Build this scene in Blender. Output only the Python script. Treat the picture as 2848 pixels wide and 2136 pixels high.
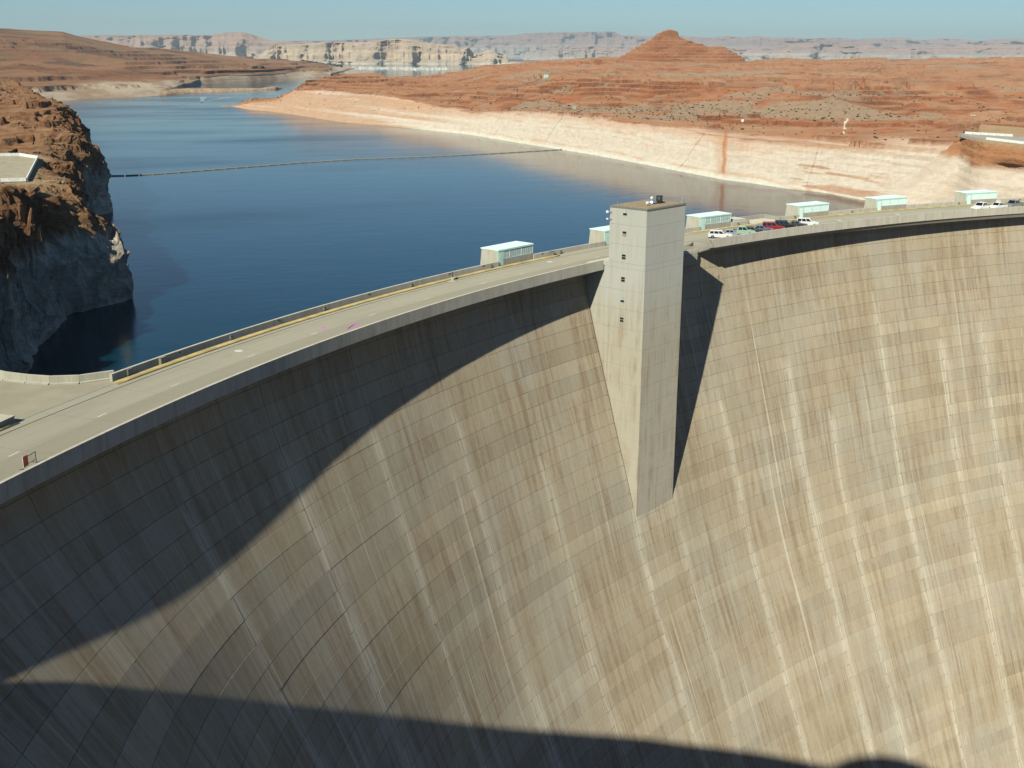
import bpy, math, random
import numpy as np
from mathutils import Vector, Matrix
R = math.radians
random.seed(7)
rng = np.random.default_rng(7)
for o_ in list(bpy.data.objects): bpy.data.objects.remove(o_)
scene = bpy.context.scene
COL = scene.collection

# ------------------------------------------------------------------ camera
EYE = np.array([-205.096, 62.583, 31.294])
FW = Vector((0.33104625, 0.90284904, -0.2743574)).normalized()
RT_ = Vector((0.93925702, -0.3431917, 0.00396277)).normalized()
UP = RT_.cross(FW)
cam = bpy.data.cameras.new('camera'); cam.sensor_width = 36; cam.lens = 40.5
cam.clip_start = 0.2; cam.clip_end = 90000
camo = bpy.data.objects.new('camera', cam); COL.objects.link(camo)
m = Matrix.Identity(4)
for i in range(3):
    m[i][0] = RT_[i]; m[i][1] = UP[i]; m[i][2] = -FW[i]; m[i][3] = EYE[i]
camo.matrix_world = m
scene.camera = camo

# ------------------------------------------------------------------ sky, sun, exposure
SUN_AZ, SUN_EL = -135.5, 33.0
w = bpy.data.worlds.new('World'); scene.world = w; w.use_nodes = True
nt = w.node_tree; nt.nodes.clear()
sky = nt.nodes.new('ShaderNodeTexSky'); sky.sky_type = 'NISHITA'; sky.sun_disc = False
sky.sun_elevation = R(SUN_EL); sky.sun_rotation = R(SUN_AZ); sky.altitude = 1400
sky.air_density = 1.0; sky.dust_density = 0.0; sky.ozone_density = 1.5
bg = nt.nodes.new('ShaderNodeBackground'); bg.inputs[1].default_value = 0.054
wo = nt.nodes.new('ShaderNodeOutputWorld')
tint = nt.nodes.new('ShaderNodeMix'); tint.data_type = 'RGBA'; tint.blend_type = 'MULTIPLY'; tint.inputs[0].default_value = 1.0
tint.inputs[7].default_value = (0.74, 1.02, 1.21, 1)      # clear dry desert air: one even tint over the whole sky
nt.links.new(sky.outputs[0], tint.inputs[6]); nt.links.new(tint.outputs[2], bg.inputs[0]); nt.links.new(bg.outputs[0], wo.inputs[0])
sl = bpy.data.lights.new('sun', 'SUN'); sl.energy = 4.6; sl.angle = R(0.53); sl.color = (1.0, 0.95, 0.80)
so = bpy.data.objects.new('sun', sl); COL.objects.link(so)
S = Vector((math.sin(R(SUN_AZ)) * math.cos(R(SUN_EL)), math.cos(R(SUN_AZ)) * math.cos(R(SUN_EL)), math.sin(R(SUN_EL))))
so.rotation_euler = S.to_track_quat('Z', 'Y').to_euler(); so.location = (-400, -300, 400)
scene.view_settings.view_transform = 'Standard'; scene.view_settings.look = 'None'
scene.view_settings.exposure = 0.18; scene.view_settings.gamma = 1.0
scene.render.engine = 'CYCLES'

# ------------------------------------------------------------------ helpers: noise
def _h(ix, iy, iz, seed):
    n = (ix.astype(np.int64) * 374761393 + iy.astype(np.int64) * 668265263 + iz.astype(np.int64) * 2147483647 + seed * 974711) & 0xffffffff
    n = ((n ^ (n >> 13)) * 1274126177) & 0xffffffff
    n = ((n ^ (n >> 16)) * 2246822519) & 0xffffffff
    return ((n ^ (n >> 15)) & 0xffffff) / float(0xffffff)
def vn(x, y, seed=0):
    x = np.asarray(x, float); y = np.asarray(y, float)
    x, y = np.broadcast_arrays(x, y)
    ix = np.floor(x); iy = np.floor(y); fx = x - ix; fy = y - iy
    fx = fx * fx * fx * (fx * (fx * 6 - 15) + 10); fy = fy * fy * fy * (fy * (fy * 6 - 15) + 10)
    ix = ix.astype(np.int64); iy = iy.astype(np.int64); z = np.zeros_like(ix)
    a = _h(ix, iy, z, seed); b = _h(ix + 1, iy, z, seed); c = _h(ix, iy + 1, z, seed); d = _h(ix + 1, iy + 1, z, seed)
    return (a * (1 - fx) + b * fx) * (1 - fy) + (c * (1 - fx) + d * fx) * fy
def fbm(x, y, oct=4, seed=0, gain=.5):
    s = 0; a = 1; t = 0
    for k in range(oct):
        s = s + a * (vn(x * 2 ** k + 17.3 * k, y * 2 ** k - 9.1 * k, seed + k) - .5); t += a; a *= gain
    return s / t * 2
def ridged(x, y, oct=4, seed=0):
    s = 0; a = 1; t = 0
    for k in range(oct):
        s = s + a * (1 - np.abs(2 * vn(x * 2 ** k, y * 2 ** k, seed + k) - 1)); t += a; a *= .5
    return s / t
def cells(x, y, seed=0, warp=.35):
    x = np.asarray(x, float); y = np.asarray(y, float)
    xw = x + warp * (vn(x * 1.7, y * 1.7, seed + 50) - .5) * 2; yw = y + warp * (vn(x * 1.7 + 9, y * 1.7 - 4, seed + 51) - .5) * 2
    row = np.floor(yw); off = _h(row.astype(np.int64), row.astype(np.int64) * 0, row.astype(np.int64) * 0, seed + 3)
    return _h(np.floor(xw + off).astype(np.int64), row.astype(np.int64), row.astype(np.int64) * 0, seed)
def sstep(a, b, x):
    t = np.clip((x - a) / (b - a), 0, 1); return t * t * (3 - 2 * t)
def terrace(z, h, k=.35, ph=0):
    q = (z + ph) / h; f = np.floor(q); u = q - f
    return (f + sstep(.5 - k, .5 + k, u)) * h - ph
def lerp3(c1, c2, t): return c1 * (1 - t[..., None]) + c2 * t[..., None]
def C3(*v): return np.array(v, float)

# ------------------------------------------------------------------ helpers: meshes and things
def link(name, me, parent=None, loc=None):
    o = bpy.data.objects.new(name, me); COL.objects.link(o)
    if parent is not None: o.parent = parent
    if loc is not None: o.location = loc
    return o
def mesh_np(name, V, F, mat, smooth=False):
    me = bpy.data.meshes.new(name)
    V = np.asarray(V, np.float32); F = np.asarray(F, np.int32)
    n = F.shape[1]
    me.vertices.add(len(V)); me.vertices.foreach_set('co', V.ravel())
    me.loops.add(F.size); me.loops.foreach_set('vertex_index', F.ravel())
    me.polygons.add(len(F)); me.polygons.foreach_set('loop_start', np.arange(0, F.size, n, dtype=np.int32))
    me.update(calc_edges=True)
    me.polygons.foreach_set('use_smooth', np.full(len(F), smooth))
    me.materials.append(mat); me.validate()
    return me
def setcol(me, name, arr):
    a = me.attributes.new(name, 'FLOAT_COLOR', 'POINT')
    c = np.ones((len(me.vertices), 4), np.float32); c[:, :3] = np.asarray(arr).reshape(-1, 3)
    a.data.foreach_set('color', c.ravel())
def setf(me, name, arr):
    a = me.attributes.new(name, 'FLOAT', 'POINT'); a.data.foreach_set('value', np.asarray(arr, np.float32).ravel())
def setuv_pt(me, name, arr):
    a = me.attributes.new(name, 'FLOAT_VECTOR', 'POINT'); a.data.foreach_set('vector', np.asarray(arr, np.float32).ravel())
def grid_faces(n, mm):
    i = np.arange(n * mm).reshape(n, mm)
    return np.stack([i[:-1, :-1], i[1:, :-1], i[1:, 1:], i[:-1, 1:]], -1).reshape(-1, 4)
def grid(name, P, mat, col=None, smooth=True, flip=False):
    n, mm = P.shape[:2]; F = grid_faces(n, mm)
    if flip: F = F[:, ::-1]
    me = mesh_np(name, P.reshape(-1, 3), F, mat, smooth)
    if col is not None: setcol(me, 'Col', col)
    return me
class MB:
    def __init__(s): s.v = []; s.f = []
    def poly8(s, p):
        b = len(s.v); s.v += [tuple(q) for q in p]
        s.f += [tuple(b + i for i in q) for q in ((3, 2, 1, 0), (4, 5, 6, 7), (0, 1, 5, 4), (1, 2, 6, 5), (2, 3, 7, 6), (3, 0, 4, 7))]; return s
    def box(s, x0, x1, y0, y1, z0, z1):
        return s.poly8([(x0, y0, z0), (x1, y0, z0), (x1, y1, z0), (x0, y1, z0), (x0, y0, z1), (x1, y0, z1), (x1, y1, z1), (x0, y1, z1)])
    def prism(s, prof, y0, y1):      # profile in x,z extruded along y
        n = len(prof); b = len(s.v)
        s.v += [(x, y0, z) for x, z in prof] + [(x, y1, z) for x, z in prof]
        s.f.append(tuple(b + i for i in range(n))); s.f.append(tuple(b + n + i for i in range(n))[::-1])
        for i in range(n):
            j = (i + 1) % n; s.f.append((b + i, b + n + i, b + n + j, b + j))
        return s
    def tube(s, p, q, r0, r1=None, n=10, cap=True):
        r1 = r0 if r1 is None else r1
        p = Vector(p); q = Vector(q); d = (q - p).normalized()
        a = d.orthogonal().normalized(); c = d.cross(a); b = len(s.v)
        for k in range(n):
            t = 2 * math.pi * k / n; e = a * math.cos(t) + c * math.sin(t)
            s.v.append(tuple(p + e * r0)); s.v.append(tuple(q + e * r1))
        for k in range(n):
            j = (k + 1) % n; s.f.append((b + 2 * k, b + 2 * j, b + 2 * j + 1, b + 2 * k + 1))
        if cap:
            s.f.append(tuple(b + 2 * k for k in range(n))[::-1]); s.f.append(tuple(b + 2 * k + 1 for k in range(n)))
        return s
    def ball(s, c, r, n=8, mm=5, sq=(1, 1, 1)):
        b = len(s.v)
        for i in range(mm + 1):
            ph = math.pi * i / mm
            for k in range(n):
                t = 2 * math.pi * k / n
                s.v.append((c[0] + r * sq[0] * math.sin(ph) * math.cos(t), c[1] + r * sq[1] * math.sin(ph) * math.sin(t), c[2] + r * sq[2] * math.cos(ph)))
        for i in range(mm):
            for k in range(n):
                j = (k + 1) % n; s.f.append((b + i * n + k, b + (i + 1) * n + k, b + (i + 1) * n + j, b + i * n + j))
        return s
    def mesh(s, name, mat, smooth=False):
        me = bpy.data.meshes.new(name); me.from_pydata(s.v, [], s.f); me.materials.append(mat); me.update()
        if smooth: me.polygons.foreach_set('use_smooth', [True] * len(me.polygons))
        return me
    def build(s, name, mat, parent=None, smooth=False, loc=None): return link(name, s.mesh(name, mat, smooth), parent, loc)
def tag(o, label=None, cat=None, group=None, kind=None):
    if label: o['label'] = label
    if cat: o['category'] = cat
    if group: o['group'] = group
    if kind: o['kind'] = kind
    return o
def empty(name, loc=(0, 0, 0), rz=0):
    o = bpy.data.objects.new(name, None); COL.objects.link(o); o.location = loc; o.rotation_euler = (0, 0, rz); return o
def struct(name, me): return tag(link(name, me), kind='structure')
def copy_tree(o, parent=None):
    c = o.copy(); COL.objects.link(c); c.parent = parent
    for ch in list(o.children): copy_tree(ch, c)
    return c

# ------------------------------------------------------------------ helpers: materials
def newmat(name):
    mt = bpy.data.materials.new(name); mt.use_nodes = True; n = mt.node_tree; n.nodes.clear()
    out = n.nodes.new('ShaderNodeOutputMaterial'); b = n.nodes.new('ShaderNodeBsdfPrincipled')
    n.links.new(b.outputs[0], out.inputs[0]); b.inputs['Roughness'].default_value = .85
    b.inputs['Specular IOR Level'].default_value = .25; b.inputs['Diffuse Roughness'].default_value = 1.0
    return mt, n, b
class NT:
    def __init__(s, n): s.n = n
    def node(s, t, **k):
        q = s.n.nodes.new(t)
        for a, v in k.items(): setattr(q, a, v)
        return q
    def set(s, inp, v):
        if hasattr(v, 'is_output') or isinstance(v, bpy.types.NodeSocket): s.n.links.new(v, inp)
        else: inp.default_value = v
    def math(s, op, a, b=0., c=0., clamp=False):
        q = s.node('ShaderNodeMath', operation=op, use_clamp=clamp)
        s.set(q.inputs[0], a); s.set(q.inputs[1], b); s.set(q.inputs[2], c); return q.outputs[0]
    def mix(s, f, a, b, bt='MIX'):
        q = s.node('ShaderNodeMix', data_type='RGBA', blend_type=bt)
        s.set(q.inputs[0], f)
        s.set(q.inputs[6], a if not isinstance(a, tuple) else (*a, 1)); s.set(q.inputs[7], b if not isinstance(b, tuple) else (*b, 1)); return q.outputs[2]
    def noise(s, vec, scale, detail=3, rough=.55, dist=0.):
        q = s.node('ShaderNodeTexNoise'); s.set(q.inputs['Vector'], vec); q.inputs['Scale'].default_value = scale
        q.inputs['Detail'].default_value = detail; q.inputs['Roughness'].default_value = rough; q.inputs['Distortion'].default_value = dist
        return q.outputs[0]
    def ramp(s, f, a, b):
        q = s.node('ShaderNodeMapRange'); q.interpolation_type = 'SMOOTHSTEP'
        s.set(q.inputs[0], f); q.inputs[1].default_value = a; q.inputs[2].default_value = b; return q.outputs[0]
    def vscale(s, vec, sc):
        q = s.node('ShaderNodeVectorMath', operation='MULTIPLY'); s.set(q.inputs[0], vec); q.inputs[1].default_value = sc; return q.outputs[0]
    def attr(s, name, out='Vector'):
        q = s.node('ShaderNodeAttribute', attribute_name=name); return q.outputs[out]
    def pos(s): return s.node('ShaderNodeNewGeometry').outputs['Position']
    def bump(s, h, strength, dist):
        q = s.node('ShaderNodeBump'); q.inputs['Strength'].default_value = strength; q.inputs['Distance'].default_value = dist
        s.set(q.inputs['Height'], h); return q.outputs[0]
def plain(name, col, rough=.7, metal=0., var=.12, scale=1.5, spec=.3):
    mt, n, b = newmat(name); T = NT(n)
    nz = T.noise(T.node('ShaderNodeTexCoord').outputs['Object'], scale, 4)
    c = T.mix(T.ramp(nz, .3, .7), tuple(x * (1 - var) for x in col), tuple(min(1, x * (1 + var)) for x in col))
    T.set(b.inputs['Base Color'], c); b.inputs['Roughness'].default_value = rough; b.inputs['Metallic'].default_value = metal
    b.inputs['Specular IOR Level'].default_value = spec
    return mt
def rockmat(name, sc=1., bstr=.6, bdist=.5):
    mt, n, b = newmat(name); T = NT(n); p = T.pos()
    a = T.attr('Col', 'Color')
    n1 = T.noise(p, .9 / sc, 6, .65); n2 = T.noise(T.vscale(p, (1, 1, 4.5)), .25 / sc, 5, .6)
    v = T.math('ADD', T.math('MULTIPLY', n1, .55), T.math('MULTIPLY', n2, .6))
    q = T.node('ShaderNodeMapRange'); T.set(q.inputs[0], v); q.inputs[1].default_value = .3; q.inputs[2].default_value = .85
    q.inputs[3].default_value = .68; q.inputs[4].default_value = 1.3
    sm = T.attr('slick', 'Fac'); fac = T.math('ADD', T.math('MULTIPLY', T.math('SUBTRACT', q.outputs[0], 1.), T.math('SUBTRACT', 1., T.math('MULTIPLY', sm, .40))), 1.)
    vm = T.node('ShaderNodeVectorMath', operation='SCALE'); T.set(vm.inputs[0], a); T.set(vm.inputs['Scale'], fac)
    T.set(b.inputs['Base Color'], vm.outputs[0]); b.inputs['Roughness'].default_value = .95; b.inputs['Specular IOR Level'].default_value = .1
    hb = T.math('ADD', T.math('MULTIPLY', n1, .5), T.math('MULTIPLY', n2, 1.))
    bp_ = T.node('ShaderNodeBump'); bp_.inputs['Distance'].default_value = bdist * sc; T.set(bp_.inputs['Height'], hb); T.set(bp_.inputs['Strength'], T.math('MULTIPLY', T.math('SUBTRACT', 1., T.math('MULTIPLY', sm, .50)), bstr)); T.set(b.inputs['Normal'], bp_.outputs[0])
    return mt
M = {}
M['rock'] = rockmat('sandstone', 1.6, 1.0, 1.2)
M['cliff'] = rockmat('cliff_sandstone', .9, 1.0, 1.0)
M['far'] = rockmat('far_sandstone', 40, .5, .8)
def concrete(name, base, dark, light, uvname=None, sy=.12, drip=True):
    mt, n, b = newmat(name); T = NT(n)
    if uvname: uv = T.attr(uvname)
    else: uv = T.node('ShaderNodeTexCoord').outputs['Object']
    if uvname:
        s1 = T.noise(T.vscale(uv, (.9, .05, 1)), 1, 4, .6); s2 = T.noise(T.vscale(uv, (3.2, .12, 1)), 1, 3, .6)
        pt = T.noise(T.vscale(uv, (.10, .16, 1)), 1, 5, .65)
    else:
        s1 = T.noise(T.vscale(uv, (1.1, 1.1, .1)), 1, 4, .6); s2 = T.noise(T.vscale(uv, (4, 4, .25)), 1, 3, .6)
        pt = T.noise(uv, .35, 5, .65)
    c = T.mix(T.ramp(s1, .30, .72), dark, base)
    c = T.mix(T.math('MULTIPLY', T.ramp(s2, .42, .75), .65), c, light)
    c = T.mix(T.math('MULTIPLY', T.ramp(pt, .45, .72), .5), c, tuple(x * y for x, y in zip(base, (1.08, 1.12, 1.2))))
    T.set(b.inputs['Base Color'], c); b.inputs['Roughness'].default_value = .9; b.inputs['Specular IOR Level'].default_value = .15
    T.set(b.inputs['Normal'], T.bump(T.noise(uv, 6, 4), .15, .05))
    return mt
M['concrete'] = concrete('grey_concrete', (.45, .43, .36), (.36, .335, .27), (.50, .48, .41))
M['parapet'] = concrete('parapet_concrete', (.35, .33, .275), (.27, .245, .20), (.41, .39, .325))
M['lightconcrete'] = concrete('light_concrete', (.45, .44, .35), (.38, .37, .29), (.5, .49, .4))
def dam_face_mat():
    mt, n, b = newmat('streaked_dam_concrete'); T = NT(n); uv = T.attr('duv'); calc = T.attr('calc', 'Fac'); tone = T.attr('tone', 'Fac'); pv = T.attr('pv', 'Fac')
    s0 = T.noise(T.vscale(uv, (.20, .035, 0)), 1, 4, .6)
    s1 = T.noise(T.vscale(uv, (.95, .045, 0)), 1, 5, .72, .2)
    s2 = T.noise(T.vscale(uv, (3.4, .09, .0012)), 1, 4, .68, .1)
    s3 = T.noise(T.vscale(uv, (6.5, .30, .01)), 1, 3, .65)
    pt = T.noise(T.vscale(uv, (.045, .06, 0)), 1, 6, .66)
    md = T.noise(T.vscale(uv, (.15, .07, .0006)), 1, 5, .66)
    gr = T.noise(T.vscale(uv, (1.6, 1.6, 0)), 1, 5, .7)
    base = (.370, .310, .215); brown = (.250, .186, .113); pale = (.43, .388, .288); grey = (.352, .325, .26)
    c = T.mix(T.ramp(pt, .40, .62), base, grey)
    c = T.mix(T.math('MULTIPLY', T.ramp(s1, .60, .38), T.math('ADD', T.math('MULTIPLY', T.ramp(md, .38, .60), .7), .25)), c, brown)
    c = T.mix(T.math('MULTIPLY', T.ramp(s0, .44, .70), .45), c, (.29, .235, .15))
    c = T.mix(T.math('MULTIPLY', T.math('MULTIPLY', T.ramp(s2, .46, .74), T.ramp(md, .70, .38)), .8), c, pale)
    c = T.mix(T.math('MULTIPLY', T.ramp(gr, .42, .70), .22), c, (.45, .42, .32))
    wl = T.noise(T.vscale(uv, (1.25, .010, 0)), 1, 2, .5)
    c = T.mix(T.math('MULTIPLY', T.ramp(wl, .665, .70), .55), c, (.60, .57, .46))
    # white drips that start under a lift line
    dr = T.math('MULTIPLY', T.ramp(s3, .58, .78), T.ramp(T.math('ADD', pv, T.math('MULTIPLY', s2, .6)), .75, 1.35))
    c = T.mix(T.math('MULTIPLY', dr, .55), c, (.56, .50, .39))
    lv = T.noise(T.vscale(uv, (.35, .028, 0)), 1, 4, .7)
    cs = T.math('MULTIPLY', T.math('MULTIPLY', calc, T.ramp(lv, .18, .45)), T.ramp(T.math('ADD', T.math('MULTIPLY', s2, .8), T.math('MULTIPLY', s3, .55)), .50, .78), clamp=True)
    c = T.mix(T.math('MULTIPLY', cs, .8), c, (.58, .55, .45))
    tn = T.node('ShaderNodeMapRange'); T.set(tn.inputs[0], tone); tn.inputs[3].default_value = .84; tn.inputs[4].default_value = 1.16
    vm = T.node('ShaderNodeVectorMath', operation='SCALE'); T.set(vm.inputs[0], c); T.set(vm.inputs['Scale'], tn.outputs[0])
    T.set(b.inputs['Base Color'], vm.outputs[0]); b.inputs['Roughness'].default_value = .92; b.inputs['Specular IOR Level'].default_value = .12
    T.set(b.inputs['Normal'], T.bump(s3, .2, .08))
    return mt
M['dam'] = dam_face_mat()
M['joint'] = plain('joint_grout', (.27, .22, .155), .95)
def road_mat():
    mt, n, b = newmat('road_concrete'); T = NT(n); uv = T.attr('duv')
    a = T.noise(T.vscale(uv, (.05, .5, 1)), 1, 4); c1 = T.noise(T.vscale(uv, (.35, .35, 1)), 1, 5, .7); f = T.noise(uv, 5, 3)
    lane = T.node('ShaderNodeSeparateXYZ'); T.set(lane.inputs[0], uv)
    ln = T.ramp(lane.outputs[1], 266.9, 267.3)
    c = T.mix(ln, (.255, .24, .18), (.305, .29, .22))
    c = T.mix(T.math('MULTIPLY', T.ramp(a, .4, .7), .5), c, (.235, .215, .16))
    c = T.mix(T.math('MULTIPLY', T.ramp(c1, .52, .75), .45), c, (.27, .215, .15))
    c = T.mix(T.math('MULTIPLY', T.ramp(f, .35, .75), .25), c, (.35, .34, .275))
    # transverse slab joints
    fr = T.math('FRACT', T.math('DIVIDE', lane.outputs[0], 9.1))
    c = T.mix(T.math('MULTIPLY', T.math('LESS_THAN', fr, .012), .5), c, (.2, .185, .14))
    T.set(b.inputs['Base Color'], c); b.inputs['Roughness'].default_value = .9; return mt
M['road'] = road_mat()
M['white'] = plain('white_paint', (.72, .73, .68), .6)
M['dash'] = plain('worn_white_paint', (.52, .52, .46), .7, var=.15)
M['yellow'] = plain('yellow_paint', (.44, .35, .15), .7, var=.2, scale=.6)
M['gutter'] = plain('dark_gutter', (.05, .048, .042), .9)
M['mint'] = plain('mint_green_paint', (.46, .66, .59), .45, var=.05)
M['mintpale'] = plain('pale_mint_paint', (.64, .80, .74), .4, var=.05)
M['pane'] = plain('pale_window_glass', (.36, .47, .45), .25, var=.2, spec=.5)
M['darkglass'] = plain('dark_glass', (.015, .018, .02), .08, spec=.6)
M['frame'] = plain('white_frame', (.68, .72, .68), .5)
M['steel'] = plain('galvanised_steel', (.5, .52, .52), .35, .7)
M['darksteel'] = plain('dark_steel', (.06, .065, .06), .5, .3)
M['roofgravel'] = plain('gravel_roof', (.24, .19, .12), .95, var=.35, scale=3)
M['tyre'] = plain('rubber', (.015, .015, .016), .8)
M['rim'] = plain('wheel_rim', (.35, .35, .36), .35, .6)
M['red'] = plain('red_orange_panel', (.85, .17, .06), .55)
M['magenta'] = plain('magenta_marking_paint', (.55, .08, .50), .7)
M['wood'] = plain('weathered_float', (.27, .26, .215), .8)
M['bush'] = plain('scrub_leaves', (.05, .058, .03), .9, var=.4)
M['tree'] = plain('far_trees', (.035, .055, .025), .9, var=.4)
M['gravel'] = plain('gravel_pad', (.33, .29, .21), .95, var=.12, scale=.4)
M['box'] = plain('tan_cabinet', (.30, .25, .16), .6)
M['greybox'] = plain('grey_cabinet', (.19, .19, .165), .6)
def water_mat():
    mt, n, b = newmat('lake_water'); T = NT(n); p = T.pos()
    b.inputs['Base Color'].default_value = (.001, .022, .038, 1); b.inputs['IOR'].default_value = 1.27
    b.inputs['Specular IOR Level'].default_value = .5
    wind = T.noise(T.vscale(p, (.0045, .011, 1)), 1, 4, .55)
    wr = T.node('ShaderNodeMapRange'); T.set(wr.inputs[0], wind); wr.inputs[1].default_value = .35; wr.inputs[2].default_value = .65; wr.inputs[3].default_value = .06; wr.inputs[4].default_value = .20
    sx = T.node('ShaderNodeSeparateXYZ'); T.set(sx.inputs[0], p)
    calm = T.ramp(T.math('ADD', sx.outputs[0], T.math('MULTIPLY', wind, 120.)), -10., 150.)
    T.set(b.inputs['Roughness'], T.math('MULTIPLY', wr.outputs[0], T.math('SUBTRACT', 1., T.math('MULTIPLY', calm, .55))))
    h = T.math('ADD', T.math('MULTIPLY', T.noise(T.vscale(p, (.28, .5, 1)), 1, 4, .6), 1.), T.math('MULTIPLY', T.noise(T.vscale(p, (.06, .1, 1)), 1, 2), 1.5))
    T.set(b.inputs['Normal'], T.bump(h, .17, .2))
    return mt
M['water'] = water_mat()

# ------------------------------------------------------------------ setting: ground, lake
LZ = -22.5
gb = MB()
def quad(b, x0, x1, y0, y1, z):
    k = len(b.v); b.v += [(x0, y0, z), (x1, y0, z), (x1, y1, z), (x0, y1, z)]; b.f.append((k, k + 1, k + 2, k + 3))
quad(gb, -50000, 50000, 300, 50000, -60); quad(gb, -50000, -640, -50000, 300, -4); quad(gb, 640, 50000, -50000, 300, -4); quad(gb, -640, 640, -50000, -690, -4)
M['desert'] = plain('desert_ground', (.30, .17, .09), .95, var=.2, scale=.004)
struct('ground', gb.mesh('ground', M['desert']))
# lake: fan that starts at the dam's upstream face
lv = []; az_ = np.linspace(-1.05, .70, 60)
P0 = np.stack([273.8 * np.sin(az_), 273.8 * np.cos(az_), np.full(60, LZ)], -1)
fx = np.interp(az_, [-1.05, -.5, .2, .70], [-9000, -1500, 3500, 9000]); P1 = np.stack([fx, np.full(60, 9500.), np.full(60, LZ)], -1)
ss = np.array([0, .01, .03, .08, .2, .5, 1.])
PP = P0[:, None] * (1 - ss[None, :, None]) + P1[:, None] * ss[None, :, None]
struct('lake', grid('lake', PP, M['water'], smooth=True, flip=True))

# ------------------------------------------------------------------ terrain: right bank (fans measured from the overlook)
def fan_nodes(az, nodes, counts):
    """nodes: list of (r(az), z(az)) arrays; returns R,Z (naz, nrow)"""
    Rs = []; Zs = []
    for k, c in enumerate(counts):
        t = np.linspace(0, 1, c, endpoint=(k == len(counts) - 1))
        Rs.append(nodes[k][0][:, None] * (1 - t) + nodes[k + 1][0][:, None] * t)
        Zs.append(nodes[k][1][:, None] * (1 - t) + nodes[k + 1][1][:, None] * t)
    return np.concatenate(Rs, 1), np.concatenate(Zs, 1)
def fan_xyz(az, Rr, Z):
    a = np.radians(az)[:, None]
    return np.stack([EYE[0] + Rr * np.sin(a), EYE[1] + Rr * np.cos(a), Z], -1)
EZ = EYE[2]
def tb(tab):
    a = np.array(tab, float); return lambda x: np.interp(x, a[:, 0], a[:, 1])
WTAN = tb([(6.74, .0413), (7.67, .04427), (8.55, .04552), (10.24, .04992), (11.76, .05426), (14.56, .05854), (18.09, .06525), (20.23, .07129), (22.44, .07709), (23.97, .08109), (27.77, .0926), (30.46, .10073), (31.51, .1024), (33.61, .10709), (35.42, .10965), (36.8, .11381), (39, .116), (45, .117), (60, .117)])
RINGR = tb([(6.74, 1312), (7.7, 1240), (8.85, 1215), (9.62, 1230), (11.07, 1160), (13.45, 1100), (14.59, 1000), (18.1, 845), (20.22, 778), (22.4, 720), (23.9, 685), (27.7, 605), (30.6, 552), (31.4, 548), (33.5, 525), (35.2, 512), (38.3, 500), (43, 495), (60, 505)])
RINGT = tb([(6.74, .0404), (7.69, .0382), (8.84, .03685), (9.62, .0288), (11.07, .0291), (13.45, .0317), (14.59, .03465), (18.1, .0469), (20.22, .0476), (22.4, .0482), (23.9, .0506), (27.7, .0565), (30.6, .0644), (31.4, .0657), (33.5, .0696), (35.2, .0689), (38.3, .0668), (43.6, .0649), (60, .065)])
SKYT = tb([(6.74, .0413), (7.7, .0345), (8.85, .034), (9.62, .0279), (10.24, .0210), (11.57, .0163), (13.51, .0139), (14.19, .0169), (16, .0168), (17.83, .0118), (18.82, .0076), (20.35, .0064), (21.38, .0043), (22.41, .0033), (24.8, .0006), (25.4, .0014), (27.4, .0041), (31.1, .0041), (31.55, .0031), (32.7, .0009), (34.8, .0027), (37.2, .0002), (37.6, .0021), (39.8, .0006), (43.2, 0.), (60, 0.)])
SKYR = tb([(6.74, 1330), (7.7, 1290), (8.85, 1290), (9.62, 1262), (10.24, 1270), (11.57, 1350), (13.5, 1450), (14.2, 1450), (16, 1600), (17.8, 1800), (18.8, 2000), (20.35, 2100), (21.4, 2200), (24.8, 2150), (27.4, 2050), (31.1, 2080), (31.5, 2090), (34.8, 2300), (37, 2600), (43, 2800), (60, 2800)])
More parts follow.
